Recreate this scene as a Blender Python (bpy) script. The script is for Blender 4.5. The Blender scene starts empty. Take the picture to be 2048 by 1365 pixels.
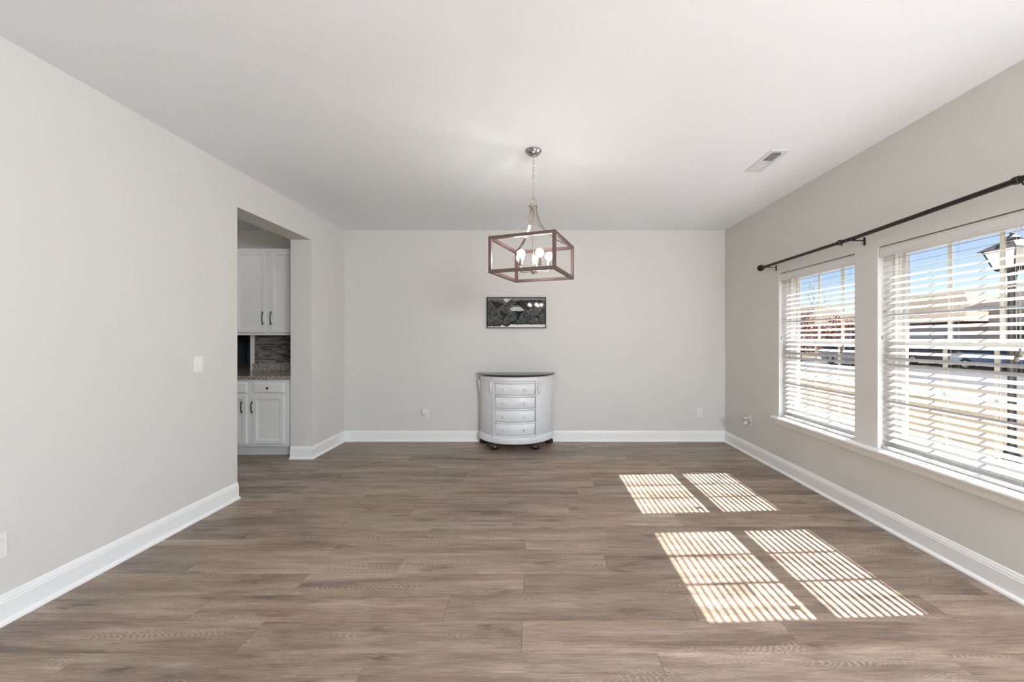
import bpy, bmesh, math, random
from mathutils import Vector, Matrix, noise

# ------------------------------------------------------------------ scene, camera, sky, sun
sc = bpy.context.scene
COL = sc.collection
PI = math.pi
random.seed(7)

FPX = 750.0                      # focal length in pixels of the 2048 frame
EYE = 1.331
cam_d = bpy.data.cameras.new('camera')
cam_d.sensor_width = 36.0
cam_d.lens = FPX / 2048.0 * 36.0
cam_d.shift_x = -48.0 / 2048.0
cam_d.shift_y = -4.5 / 2048.0
cam_d.clip_start = 0.02
cam_d.clip_end = 500
cam = bpy.data.objects.new('camera', cam_d)
cam.location = (0, 0, EYE)
cam.rotation_euler = (PI / 2, 0, 0)
COL.objects.link(cam)
sc.camera = cam

SUN_TAN, SUN_SKEW = 1.06, 0.045
sun_from = Vector((1.0, SUN_SKEW, SUN_TAN)).normalized()

wd = bpy.data.worlds.new('sky')
sc.world = wd
wd.use_nodes = True
wn, wl = wd.node_tree.nodes, wd.node_tree.links
bg = wn['Background']
sky = wn.new('ShaderNodeTexSky')
sky.sky_type = 'NISHITA'
sky.sun_disc = False
sky.sun_elevation = math.asin(sun_from.z)
sky.sun_rotation = math.radians(90)
sky.air_density = 1.0
sky.dust_density = 0.9
sky.ozone_density = 2.5
hs = wn.new('ShaderNodeHueSaturation'); hs.inputs['Saturation'].default_value = 1.12; hs.inputs['Hue'].default_value = 0.515
wl.new(sky.outputs[0], hs.inputs['Color']); wl.new(hs.outputs[0], bg.inputs[0])
bg.inputs[1].default_value = 0.15

sun_d = bpy.data.lights.new('sun', 'SUN')
sun_d.energy = 44.0
sun_d.angle = math.radians(0.55)
sun_d.color = (1.0, 0.965, 0.945)
sun = bpy.data.objects.new('sun', sun_d)
sun.rotation_euler = sun_from.to_track_quat('Z', 'Y').to_euler()
sun.location = (20, 3, 22)
COL.objects.link(sun)

vs = sc.view_settings
vs.view_transform = 'Standard'
vs.look = 'None'
vs.gamma = 1.0
vs.use_curve_mapping = False
vs.exposure = 0.07
FILL_GLOBE = 78.0                     # glow of the fill globes added behind the camera

sc.cycles.max_bounces = 8
sc.cycles.diffuse_bounces = 5
sc.cycles.glossy_bounces = 3
sc.cycles.transparent_max_bounces = 8
sc.cycles.caustics_reflective = False
sc.cycles.caustics_refractive = False
sc.cycles.sample_clamp_indirect = 6.0

# ------------------------------------------------------------------ room measures (metres)
XL, XR = -2.49, 2.455            # left and right wall faces
YB, YF = 4.87, -2.6              # back wall face, wall behind the camera
H = 2.74
XLK = -2.722                     # kitchen face of the left wall
XKL = -5.4                       # far kitchen wall
OPY0, OPY1, OPZ = 3.126, 4.159, 2.43
WIN = [(2.889, 3.79), (1.79, 2.695)]
WZ0, WZ1 = 0.545, 1.99
WIN2 = [(-0.62, 0.62), (-2.15, -0.91)]   # unseen windows added to this wall behind the camera for more daylight
W2Z0, W2Z1 = 0.45, 2.15
XO = 2.665                       # outer face of the right wall

# ------------------------------------------------------------------ colours and materials
def lin(c):
    c = c / 255.0
    return c / 12.92 if c <= 0.04045 else ((c + 0.055) / 1.055) ** 2.4
def rgb(r, g, b):
    return (lin(r), lin(g), lin(b), 1.0)

MATS = {}
def mat(name, col, rough=0.5, metal=0.0, spec=0.5, bump=0.0, bscale=80.0, var=0.0, vscale=3.0,
        emit=None, estr=0.0, coat=0.0, stretch=None):
    m = bpy.data.materials.new(name)
    m.use_nodes = True
    n, l = m.node_tree.nodes, m.node_tree.links
    b = n['Principled BSDF']
    b.inputs['Base Color'].default_value = col
    b.inputs['Roughness'].default_value = rough
    b.inputs['Metallic'].default_value = metal
    b.inputs['Specular IOR Level'].default_value = spec
    if coat:
        b.inputs['Coat Weight'].default_value = coat
        b.inputs['Coat Roughness'].default_value = 0.08
    if emit:
        b.inputs['Emission Color'].default_value = emit
        b.inputs['Emission Strength'].default_value = estr
    if bump or var:
        tc = n.new('ShaderNodeTexCoord')
        vec = tc.outputs['Object']
        if stretch:
            mp = n.new('ShaderNodeMapping')
            mp.inputs['Scale'].default_value = stretch
            l.new(vec, mp.inputs[0]); vec = mp.outputs[0]
        if bump:
            t = n.new('ShaderNodeTexNoise')
            t.inputs['Scale'].default_value = bscale
            t.inputs['Detail'].default_value = 4
            l.new(vec, t.inputs['Vector'])
            bp = n.new('ShaderNodeBump')
            bp.inputs['Strength'].default_value = bump
            bp.inputs['Distance'].default_value = 0.002
            l.new(t.outputs[0], bp.inputs['Height'])
            l.new(bp.outputs[0], b.inputs['Normal'])
        if var:
            t = n.new('ShaderNodeTexNoise')
            t.inputs['Scale'].default_value = vscale
            t.inputs['Detail'].default_value = 5
            l.new(vec, t.inputs['Vector'])
            mx = n.new('ShaderNodeMixRGB')
            mx.inputs[1].default_value = tuple(c * (1 - var) for c in col[:3]) + (1,)
            mx.inputs[2].default_value = tuple(min(1, c * (1 + var)) for c in col[:3]) + (1,)
            l.new(t.outputs[0], mx.inputs[0])
            l.new(mx.outputs[0], b.inputs['Base Color'])
    MATS[name] = m
    return m

M_WALL = mat('greige_wall_paint', (0.675, 0.657, 0.622, 1), 0.75, spec=0.25, bump=0.08, bscale=140)
M_CEIL = mat('white_ceiling_paint', (0.88, 0.91, 0.945, 1), 0.85, spec=0.2, bump=0.08, bscale=120)
M_TRIM = mat('white_semigloss_trim', (0.885, 0.877, 0.865, 1), 0.35, bump=0.03, bscale=60)
M_SILL = mat('white_sill_paint', (0.84, 0.835, 0.82, 1), 0.4, bump=0.03, bscale=60)
M_SUB = mat('subfloor', rgb(60, 50, 44), 0.8, var=0.2)
M_SLAT = mat('white_blind_slat', (0.62, 0.62, 0.63, 1), 0.45, bump=0.03, bscale=50)
M_VALANCE = mat('white_blind_valance', (0.70, 0.69, 0.67, 1), 0.45, bump=0.03, bscale=50)
M_CORD = mat('off_white_cord', (0.50, 0.48, 0.43, 1), 0.8, var=0.1, vscale=200)
M_TASSEL = mat('grey_cord_tassel', rgb(122, 114, 100), 0.5, var=0.1)
M_VINYL = mat('white_window_vinyl', (0.76, 0.75, 0.71, 1), 0.4, bump=0.02)
M_MUNT = mat('almond_window_grille', (0.66, 0.63, 0.52, 1), 0.45, bump=0.02)
M_BLACK = mat('oil_rubbed_bronze', rgb(42, 38, 35), 0.42, metal=0.5, bump=0.05, bscale=40, var=0.2)
M_NICKEL = mat('brushed_nickel', rgb(190, 184, 176), 0.25, metal=1.0, bump=0.02, bscale=200)
M_CHROME = mat('polished_nickel', rgb(185, 185, 186), 0.12, metal=1.0, bump=0.01, bscale=60)
M_PULL = mat('dark_pull_metal', rgb(70, 68, 66), 0.35, metal=0.8, bump=0.03)
M_WOODF = mat('reddish_brown_wood', rgb(86, 65, 60), 0.5, var=0.3, vscale=20, bump=0.15, bscale=90, stretch=(1, 1, 1))
M_BULB = mat('lit_frosted_bulb', (1, 1, 1, 1), 0.4, emit=(1.0, 0.95, 0.89, 1), estr=55)
M_CANDLE = mat('brushed_socket_sleeve', rgb(128, 118, 110), 0.45, metal=0.6, bump=0.02)
M_NECK = mat('white_bulb_neck', (0.7, 0.7, 0.7, 1), 0.4, bump=0.01)
M_PLATE = mat('white_plastic_plate', (0.80, 0.795, 0.77, 1), 0.35, bump=0.01)
M_SLOT = mat('dark_socket_slot', rgb(70, 66, 62), 0.6, var=0.1)
M_FRESH = mat('translucent_grey_plastic', rgb(196, 192, 184), 0.25, var=0.15, vscale=30)
M_CHEST = mat('white_chest_paint', (0.74, 0.74, 0.75, 1), 0.38, bump=0.06, bscale=30, var=0.04, vscale=8)
M_DARKW = mat('dark_mahogany', rgb(48, 33, 29), 0.22, var=0.35, vscale=14, bump=0.05, bscale=60, coat=0.4, stretch=(1, 6, 1))
M_FOOT = mat('dark_mahogany_foot', rgb(56, 27, 22), 0.2, var=0.3, vscale=30, coat=0.5)
M_CAB = mat('white_cabinet_paint', (0.765, 0.755, 0.745, 1), 0.4, bump=0.03, bscale=50)
M_KICK = mat('cabinet_toe_kick_paint', (0.66, 0.67, 0.68, 1), 0.5, bump=0.03)
M_FRAME = mat('black_picture_frame', rgb(18, 16, 16), 0.4, spec=0.15, var=0.1)
M_DUCT = mat('dark_duct', rgb(34, 34, 36), 0.8, var=0.1)
M_DUCTSLAT = mat('register_enamel', (0.72, 0.72, 0.73, 1), 0.5, bump=0.02)

def glass_mat(name, gloss=0.06, rough=0.0):
    m = bpy.data.materials.new(name); m.use_nodes = True
    n, l = m.node_tree.nodes, m.node_tree.links
    n.remove(n['Principled BSDF'])
    tr = n.new('ShaderNodeBsdfTransparent'); tr.inputs[0].default_value = (0.96, 0.97, 0.97, 1)
    gl = n.new('ShaderNodeBsdfGlossy'); gl.inputs['Roughness'].default_value = rough
    mx = n.new('ShaderNodeMixShader')
    lw = n.new('ShaderNodeLayerWeight'); lw.inputs['Blend'].default_value = 0.5
    pw = n.new('ShaderNodeMath'); pw.operation = 'POWER'; pw.inputs[1].default_value = 5.0
    l.new(lw.outputs['Facing'], pw.inputs[0])
    ml = n.new('ShaderNodeMath'); ml.operation = 'MULTIPLY_ADD'; ml.inputs[1].default_value = 0.9; ml.inputs[2].default_value = 0.03
    l.new(pw.outputs[0], ml.inputs[0]); l.new(ml.outputs[0], mx.inputs[0])
    l.new(tr.outputs[0], mx.inputs[1]); l.new(gl.outputs[0], mx.inputs[2])
    l.new(mx.outputs[0], n['Material Output'].inputs[0])
    return m
M_GLASS = glass_mat('window_glass')

def wood_floor_mat():
    m = bpy.data.materials.new('greyed_oak_plank'); m.use_nodes = True
    n, l = m.node_tree.nodes, m.node_tree.links
    b = n['Principled BSDF']
    tc = n.new('ShaderNodeTexCoord'); oi = n.new('ShaderNodeObjectInfo')
    cmb = n.new('ShaderNodeCombineXYZ')
    def mul(sock, k):
        a = n.new('ShaderNodeMath'); a.operation = 'MULTIPLY'; l.new(sock, a.inputs[0]); a.inputs[1].default_value = k
        return a.outputs[0]
    l.new(mul(oi.outputs['Random'], 53.0), cmb.inputs[0]); l.new(mul(oi.outputs['Random'], 17.0), cmb.inputs[1])
    l.new(mul(oi.outputs['Random'], 29.0), cmb.inputs[2])
    ad = n.new('ShaderNodeVectorMath'); ad.operation = 'ADD'
    l.new(tc.outputs['Object'], ad.inputs[0]); l.new(cmb.outputs[0], ad.inputs[1])
    def mapped(s):
        mp = n.new('ShaderNodeMapping'); mp.inputs['Scale'].default_value = s
        l.new(ad.outputs[0], mp.inputs[0]); return mp.outputs[0]
    def nz(s, scale, det, rough=0.55, dist=0.0):
        t = n.new('ShaderNodeTexNoise'); t.inputs['Scale'].default_value = scale
        t.inputs['Detail'].default_value = det; t.inputs['Roughness'].default_value = rough
        t.inputs['Distortion'].default_value = dist
        l.new(mapped(s), t.inputs['Vector']); return t.outputs[0]
    def ramp(sock, stops):
        r = n.new('ShaderNodeValToRGB')
        e = r.color_ramp.elements
        e[0].position, e[0].color = stops[0]
        e[1].position, e[1].color = stops[1]
        for p, c in stops[2:]:
            x = e.new(p); x.color = c
        l.new(sock, r.inputs[0]); return r.outputs[0]
    def mix(a, b_, f, mode='MIX'):
        x = n.new('ShaderNodeMixRGB'); x.blend_type = mode
        if isinstance(f, float): x.inputs[0].default_value = f
        else: l.new(f, x.inputs[0])
        if isinstance(a, tuple): x.inputs[1].default_value = a
        else: l.new(a, x.inputs[1])
        if isinstance(b_, tuple): x.inputs[2].default_value = b_
        else: l.new(b_, x.inputs[2])
        return x.outputs[0]
    g = lambda v: (v, v, v, 1)
    base = ramp(nz((0.9, 9, 1), 1.0, 5, 0.6, 0.6), [(0.30, rgb(104, 87, 76)), (0.72, rgb(172, 152, 134)), (0.5, rgb(141, 122, 106))])
    fine = ramp(nz((9, 170, 1), 1.0, 7, 0.72), [(0.30, g(0.48)), (0.70, g(1.38))])
    mid = ramp(nz((3.5, 42, 1), 1.0, 5, 0.65, 0.4), [(0.32, g(0.74)), (0.68, g(1.18))])
    c1 = mix(mix(base, fine, 0.8, 'MULTIPLY'), mid, 0.7, 'MULTIPLY')
    # cathedral grain: distorted bands, only in some stretches of a plank
    # (rings centred near the plank's own middle, shifted a little from plank to plank)
    sh = n.new('ShaderNodeCombineXYZ')
    def shift(k, amp):
        a = n.new('ShaderNodeMath'); a.operation = 'MULTIPLY'; l.new(oi.outputs['Random'], a.inputs[0]); a.inputs[1].default_value = k
        f = n.new('ShaderNodeMath'); f.operation = 'FRACT'; l.new(a.outputs[0], f.inputs[0])
        q = n.new('ShaderNodeMath'); q.operation = 'MULTIPLY_ADD'; l.new(f.outputs[0], q.inputs[0]); q.inputs[1].default_value = 2 * amp; q.inputs[2].default_value = -amp
        return q.outputs[0]
    l.new(shift(37.7, 0.45), sh.inputs[0]); l.new(shift(91.3, 0.075), sh.inputs[1])
    av = n.new('ShaderNodeVectorMath'); av.operation = 'ADD'; l.new(tc.outputs['Object'], av.inputs[0]); l.new(sh.outputs[0], av.inputs[1])
    wm = n.new('ShaderNodeMapping'); wm.inputs['Scale'].default_value = (3.2, 19.0, 0.0); l.new(av.outputs[0], wm.inputs[0])
    w = n.new('ShaderNodeTexWave'); w.wave_type = 'RINGS'; w.rings_direction = 'Z'
    w.inputs['Scale'].default_value = 3.5; w.inputs['Distortion'].default_value = 6.5
    w.inputs['Detail'].default_value = 3; w.inputs['Detail Scale'].default_value = 1.1
    l.new(wm.outputs[0], w.inputs['Vector'])
    wr = ramp(w.outputs[1], [(0.62, g(0.0)), (0.90, g(1.0))])
    msk = ramp(nz((2.0, 13, 1), 1.0, 3), [(0.50, g(0.0)), (0.60, g(1.0))])
    f1 = mix(wr, msk, 1.0, 'MULTIPLY')
    f1 = mix(f1, g(0.40), 1.0, 'MULTIPLY')
    c2 = mix(c1, rgb(194, 180, 164), f1)
    # knots and dark smudges
    v = n.new('ShaderNodeTexVoronoi'); v.inputs['Scale'].default_value = 1.0
    l.new(mapped((2.4, 8.0, 0.0)), v.inputs['Vector'])
    kn = ramp(v.outputs['Distance'], [(0.05, g(0.85)), (0.30, g(0.0))])
    kn2 = mix(kn, ramp(nz((14, 60, 1), 1.0, 3), [(0.4, g(0.2)), (0.6, g(1.0))]), 1.0, 'MULTIPLY')
    c3 = mix(c2, rgb(78, 62, 53), kn2)
    c4 = mix(c3, oi.outputs['Color'], 1.0, 'MULTIPLY')
    l.new(c4, b.inputs['Base Color'])
    b.inputs['Roughness'].default_value = 0.42
    b.inputs['Specular IOR Level'].default_value = 0.45
    bp = n.new('ShaderNodeBump'); bp.inputs['Strength'].default_value = 0.12; bp.inputs['Distance'].default_value = 0.001
    l.new(fine, bp.inputs['Height']); l.new(bp.outputs[0], b.inputs['Normal'])
    return m
M_PLANK = wood_floor_mat()

def granite_mat():
    m = bpy.data.materials.new('speckled_granite'); m.use_nodes = True
    n, l = m.node_tree.nodes, m.node_tree.links
    b = n['Principled BSDF']
    tc = n.new('ShaderNodeTexCoord')
    v = n.new('ShaderNodeTexVoronoi'); v.inputs['Scale'].default_value = 190
    l.new(tc.outputs['Object'], v.inputs['Vector'])
    r = n.new('ShaderNodeValToRGB'); e = r.color_ramp.elements
    e[0].position, e[0].color = 0.0, rgb(48, 42, 40)
    e[1].position, e[1].color = 1.0, rgb(214, 208, 200)
    for p, c in ((0.3, rgb(96, 84, 76)), (0.55, rgb(150, 138, 126)), (0.75, rgb(184, 178, 170))):
        x = e.new(p); x.color = c
    l.new(v.outputs['Color'], r.inputs[0])
    l.new(r.outputs[0], b.inputs['Base Color'])
    b.inputs['Roughness'].default_value = 0.12
    return m
M_GRAN = granite_mat()

def attr_mat(name, attr, rough, coat=0.0):
    m = bpy.data.materials.new(name); m.use_nodes = True
    n, l = m.node_tree.nodes, m.node_tree.links
    b = n['Principled BSDF']
    a = n.new('ShaderNodeVertexColor'); a.layer_name = attr
    l.new(a.outputs[0], b.inputs['Base Color'])
    b.inputs['Roughness'].default_value = rough
    b.inputs['Specular IOR Level'].default_value = 0.3
    if coat:
        b.inputs['Coat Weight'].default_value = coat; b.inputs['Coat Roughness'].default_value = 0.02
    return m

def objcol_mat(name, rough=0.3, var=0.15):
    m = bpy.data.materials.new(name); m.use_nodes = True
    n, l = m.node_tree.nodes, m.node_tree.links
    b = n['Principled BSDF']
    oi = n.new('ShaderNodeObjectInfo'); tc = n.new('ShaderNodeTexCoord')
    t = n.new('ShaderNodeTexNoise'); t.inputs['Scale'].default_value = 40
    l.new(tc.outputs['Object'], t.inputs['Vector'])
    r = n.new('ShaderNodeValToRGB')
    r.color_ramp.elements[0].color = (1 - var,) * 3 + (1,); r.color_ramp.elements[1].color = (1 + var,) * 3 + (1,)
    l.new(t.outputs[0], r.inputs[0])
    mx = n.new('ShaderNodeMixRGB'); mx.blend_type = 'MULTIPLY'; mx.inputs[0].default_value = 1
    l.new(oi.outputs['Color'], mx.inputs[1]); l.new(r.outputs[0], mx.inputs[2])
    l.new(mx.outputs[0], b.inputs['Base Color'])
    b.inputs['Roughness'].default_value = rough
    return m
M_TILE = objcol_mat('stone_glass_mosaic')

# ------------------------------------------------------------------ mesh helpers
class MB:
    def __init__(self):
        self.v, self.f = [], []
    def add(self, vs_, fs_):
        o = len(self.v)
        self.v += [Vector(p) for p in vs_]
        self.f += [tuple(i + o for i in f) for f in fs_]
        return self
    def box(self, x0, x1, y0, y1, z0, z1, bev=0.0):
        if bev <= 0:
            return self.add([(x0, y0, z0), (x1, y0, z0), (x1, y1, z0), (x0, y1, z0),
                             (x0, y0, z1), (x1, y0, z1), (x1, y1, z1), (x0, y1, z1)],
                            [(0, 3, 2, 1), (4, 5, 6, 7), (0, 1, 5, 4), (1, 2, 6, 5), (2, 3, 7, 6), (3, 0, 4, 7)])
        bm = bmesh.new()
        bmesh.ops.create_cube(bm, size=1.0)
        for w in bm.verts:
            w.co = Vector(((x0 + x1) / 2 + w.co.x * (x1 - x0), (y0 + y1) / 2 + w.co.y * (y1 - y0), (z0 + z1) / 2 + w.co.z * (z1 - z0)))
        bmesh.ops.bevel(bm, geom=list(bm.edges), offset=bev, segments=2, affect='EDGES', profile=0.5)
        return self.frombm(bm)
    def frombm(self, bm):
        bm.verts.index_update()
        self.add([w.co.copy() for w in bm.verts], [tuple(q.index for q in f.verts) for f in bm.faces])
        bm.free()
        return self
    def prism(self, poly, a, b, axis='z'):
        """extrude a 2-D polygon between a and b along axis; poly is (u,v) in the other two axes in order"""
        def P(u, v, w):
            return {'z': (u, v, w), 'y': (u, w, v), 'x': (w, u, v)}[axis]
        n = len(poly)
        vs_ = [P(u, v, a) for u, v in poly] + [P(u, v, b) for u, v in poly]
        fs_ = [tuple(range(n)), tuple(range(2 * n - 1, n - 1, -1))] + [(i, (i + 1) % n, n + (i + 1) % n, n + i) for i in range(n)]
        return self.add(vs_, fs_)
    def lathe(self, prof, c=(0, 0, 0), axis=(0, 0, 1), seg=20):
        """prof = [(r, h)] turned about axis through c"""
        q = Vector(axis).normalized().to_track_quat('Z', 'Y')
        vs_, fs_ = [], []
        for r, h in prof:
            for k in range(seg):
                a = 2 * PI * k / seg
                vs_.append(Vector(c) + q @ Vector((r * math.cos(a), r * math.sin(a), h)))
        m = len(prof)
        for i in range(m - 1):
            for k in range(seg):
                fs_.append((i * seg + k, i * seg + (k + 1) % seg, (i + 1) * seg + (k + 1) % seg, (i + 1) * seg + k))
        if prof[0][0] > 1e-5: fs_.append(tuple(range(seg - 1, -1, -1)))
        if prof[-1][0] > 1e-5: fs_.append(tuple((m - 1) * seg + k for k in range(seg)))
        return self.add(vs_, fs_)
    def tube(self, pts, r, seg=8, closed=False, flat=None):
        """round tube (or flat band when flat=(w,t)) along pts"""
        pts = [Vector(p) for p in pts]
        n = len(pts)
        rs = r if isinstance(r, (list, tuple)) else [r] * n
        vs_, fs_ = [], []
        up = None
        for i in range(n):
            if closed: d = (pts[(i + 1) % n] - pts[i - 1]).normalized()
            else: d = (pts[min(i + 1, n - 1)] - pts[max(i - 1, 0)]).normalized()
            if up is None:
                up = Vector((0, 0, 1)) if abs(d.z) < 0.9 else Vector((1, 0, 0))
            s = d.cross(up).normalized()
            up = s.cross(d).normalized()
            for k in range(seg):
                a = 2 * PI * k / seg
                vs_.append(pts[i] + s * (rs[i] * math.cos(a)) + up * (rs[i] * math.sin(a)))
        for i in range(n if closed else n - 1):
            j = (i + 1) % n
            for k in range(seg):
                fs_.append((i * seg + k, i * seg + (k + 1) % seg, j * seg + (k + 1) % seg, j * seg + k))
        if not closed:
            fs_.append(tuple(range(seg - 1, -1, -1)))
            fs_.append(tuple((n - 1) * seg + k for k in range(seg)))
        return self.add(vs_, fs_)
    def band(self, pts, side, w, t):
        """flat strap of width w (along side) and thickness t along pts"""
        pts = [Vector(p) for p in pts]; side = Vector(side).normalized()
        n = len(pts); vs_, fs_ = [], []
        for i in range(n):
            d = (pts[min(i + 1, n - 1)] - pts[max(i - 1, 0)]).normalized()
            nn = d.cross(side).normalized()
            for a, b in ((-1, -1), (1, -1), (1, 1), (-1, 1)):
                vs_.append(pts[i] + side * (a * w / 2) + nn * (b * t / 2))
        for i in range(n - 1):
            for k in range(4):
                fs_.append((i * 4 + k, i * 4 + (k + 1) % 4, (i + 1) * 4 + (k + 1) % 4, (i + 1) * 4 + k))
        fs_.append((3, 2, 1, 0)); fs_.append(tuple((n - 1) * 4 + k for k in range(4)))
        return self.add(vs_, fs_)
    def sweep(self, prof, path, closed_ends=True):
        """moulding: prof = [(d, z)] (d to the LEFT of the path direction), path = [(x, y)] with mitred corners"""
        P = [Vector((p[0], p[1])) for p in path]
        n = len(P); vs_, fs_ = [], []
        dirs = [(P[i + 1] - P[i]).normalized() for i in range(n - 1)]
        nor = [Vector((-d.y, d.x)) for d in dirs]
        for i in range(n):
            if i == 0: m = nor[0]
            elif i == n - 1: m = nor[-1]
            else:
                m = (nor[i - 1] + nor[i]) / (1 + nor[i - 1].dot(nor[i]))
            for d, z in prof:
                q = P[i] + m * d
                vs_.append((q.x, q.y, z))
        k = len(prof)
        for i in range(n - 1):
            for j in range(k):
                fs_.append((i * k + j, i * k + (j + 1) % k, (i + 1) * k + (j + 1) % k, (i + 1) * k + j))
        fs_.append(tuple(range(k))); fs_.append(tuple((n - 1) * k + j for j in range(k - 1, -1, -1)))
        return self.add(vs_, fs_)

ORG = {}
def wpos(o):
    return ORG.get(o.name, Vector((0, 0, 0)))
def obj(name, mb, m, parent=None, smooth=False, origin=None):
    org = Vector(origin) if origin is not None else (wpos(parent) if parent else Vector((0, 0, 0)))
    me = bpy.data.meshes.new(name)
    me.from_pydata([tuple(p - org) for p in mb.v], [], mb.f)
    bm = bmesh.new(); bm.from_mesh(me)
    bmesh.ops.recalc_face_normals(bm, faces=bm.faces)
    bm.to_mesh(me); bm.free()
    if smooth:
        for p in me.polygons: p.use_smooth = True
        try: me.set_sharp_from_angle(angle=math.radians(38))
        except Exception: pass
    me.materials.append(m)
    o = bpy.data.objects.new(name, me)
    COL.objects.link(o)
    ORG[o.name] = org
    if parent:
        o.parent = parent
        o.location = org - wpos(parent)
    else:
        o.location = org
    return o
def inst(src, parent, loc, rot=None, name=None):
    """another piece sharing src's mesh, placed at world loc"""
    o = src.copy()
    COL.objects.link(o)
    o.parent = parent
    o.location = Vector(loc) - (wpos(parent) if parent else Vector((0, 0, 0)))
    if rot: o.rotation_euler = rot
    ORG[o.name] = Vector(loc)
    return o
def thing(name, label, cat, loc=(0, 0, 0), group=None):
    o = bpy.data.objects.new(name, None)
    o.empty_display_size = 0.1
    COL.objects.link(o)
    o.location = loc
    ORG[o.name] = Vector(loc)
    return tag(o, label, cat, group)
def tag(o, label, cat, group=None):
    o['label'] = label; o['category'] = cat
    if group: o['group'] = group
    return o
def struct(o, label=None, cat=None):
    o['kind'] = 'structure'
    if label: o['label'] = label
    if cat: o['category'] = cat
    return o

def panel_with_holes(us, vs_, holes, w0, w1, axis):
    """slab between w0 and w1 along axis with rectangular holes given as (u0,u1,v0,v1)"""
    us = sorted(set(us)); vs_ = sorted(set(vs_))
    nu, nv = len(us), len(vs_)
    def solid(i, j):
        if i < 0 or j < 0 or i >= nu - 1 or j >= nv - 1: return False
        cu, cv = (us[i] + us[i + 1]) / 2, (vs_[j] + vs_[j + 1]) / 2
        return not any(h[0] < cu < h[1] and h[2] < cv < h[3] for h in holes)
    def P(u, v, w):
        return {'x': (w, u, v), 'y': (u, w, v), 'z': (u, v, w)}[axis]
    verts = [P(u, v, w) for w in (w0, w1) for v in vs_ for u in us]
    ix = lambda i, j, k: k * nu * nv + j * nu + i
    faces = []
    for i in range(nu - 1):
        for j in range(nv - 1):
            if not solid(i, j): continue
            for k in (0, 1):
                faces.append((ix(i, j, k), ix(i + 1, j, k), ix(i + 1, j + 1, k), ix(i, j + 1, k)))
            if not solid(i - 1, j): faces.append((ix(i, j, 0), ix(i, j + 1, 0), ix(i, j + 1, 1), ix(i, j, 1)))
            if not solid(i + 1, j): faces.append((ix(i + 1, j, 0), ix(i + 1, j + 1, 0), ix(i + 1, j + 1, 1), ix(i + 1, j, 1)))
            if not solid(i, j - 1): faces.append((ix(i, j, 0), ix(i + 1, j, 0), ix(i + 1, j, 1), ix(i, j, 1)))
            if not solid(i, j + 1): faces.append((ix(i, j + 1, 0), ix(i + 1, j + 1, 0), ix(i + 1, j + 1, 1), ix(i, j + 1, 1)))
    used = sorted({q for f in faces for q in f}); re = {q: a for a, q in enumerate(used)}
    mb = MB()
    mb.add([verts[q] for q in used], [tuple(re[q] for q in f) for f in faces])
    return mb

# ------------------------------------------------------------------ the room shell
# walls
struct(obj('wall_left', panel_with_holes([YF, OPY0, OPY1, YB], [0, OPZ, H], [(OPY0, OPY1, -1, OPZ)], XLK, XL, 'x'), M_WALL),
       'warm grey wall on the left with a cased-free opening to the kitchen')
struct(obj('wall_back', MB().box(XLK, XO, YB, YB + 0.13, 0, H), M_WALL), 'warm grey far wall behind the white chest')
hw = [(a, b, WZ0 - 0.02, WZ1) for a, b in WIN]
hw += [(a, b, W2Z0, W2Z1) for a, b in WIN2]
struct(obj('wall_right', panel_with_holes([YF, YB] + [q for w in WIN + WIN2 for q in w], [0, W2Z0, WZ0 - 0.02, WZ1, W2Z1, H], hw, XR, XO, 'x'), M_WALL),
       'warm grey wall on the right with two windows')
DX0, DX1, DZ = -2.2, 2.2, 2.35
struct(obj('wall_front', panel_with_holes([XLK, DX0, DX1, XO], [0, DZ, H], [(DX0, DX1, -1, DZ)], YF - 0.15, YF, 'y'), M_WALL),
       'wall behind the camera with wide glass doors added for daylight')
# kitchen shell
KNX = -3.71
struct(obj('wall_kitchen_back', panel_with_holes([XKL, -4.9, KNX, XLK], [0, 0.9, 1.9, H], [(-4.9, KNX, 0.9, 1.9)], YB, YB + 0.13, 'y'), M_WALL),
       'kitchen wall behind the white cabinets')
struct(obj('wall_kitchen_left', MB().box(XKL - 0.12, XKL, 0.9, YB + 0.13, 0, H), M_WALL), 'far side wall of the kitchen')
struct(obj('wall_kitchen_front', MB().box(XKL - 0.12, XLK, 0.78, 0.9, 0, H), M_WALL), 'near end wall of the kitchen')
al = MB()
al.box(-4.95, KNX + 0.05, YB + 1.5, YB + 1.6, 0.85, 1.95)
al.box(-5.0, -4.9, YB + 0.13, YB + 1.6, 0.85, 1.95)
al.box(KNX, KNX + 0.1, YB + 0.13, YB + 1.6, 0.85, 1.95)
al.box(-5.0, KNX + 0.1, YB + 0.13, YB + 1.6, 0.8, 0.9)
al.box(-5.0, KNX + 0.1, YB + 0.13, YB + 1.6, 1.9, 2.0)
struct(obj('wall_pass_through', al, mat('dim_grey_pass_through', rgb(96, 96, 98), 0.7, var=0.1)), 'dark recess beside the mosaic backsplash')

# ceiling with a hole for the register
VX0, VX1, VY0, VY1 = 1.752, 1.893, 2.793, 3.161
struct(obj('ceiling', panel_with_holes([XKL - 0.12, VX0 + 0.02, VX1 - 0.02, XO], [YF - 0.15, VY0 + 0.02, VY1 - 0.02, YB + 0.13],
       [(VX0 + 0.02, VX1 - 0.02, VY0 + 0.02, VY1 - 0.02)], H, H + 0.16, 'z'), M_CEIL), 'smooth white ceiling')

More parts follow.
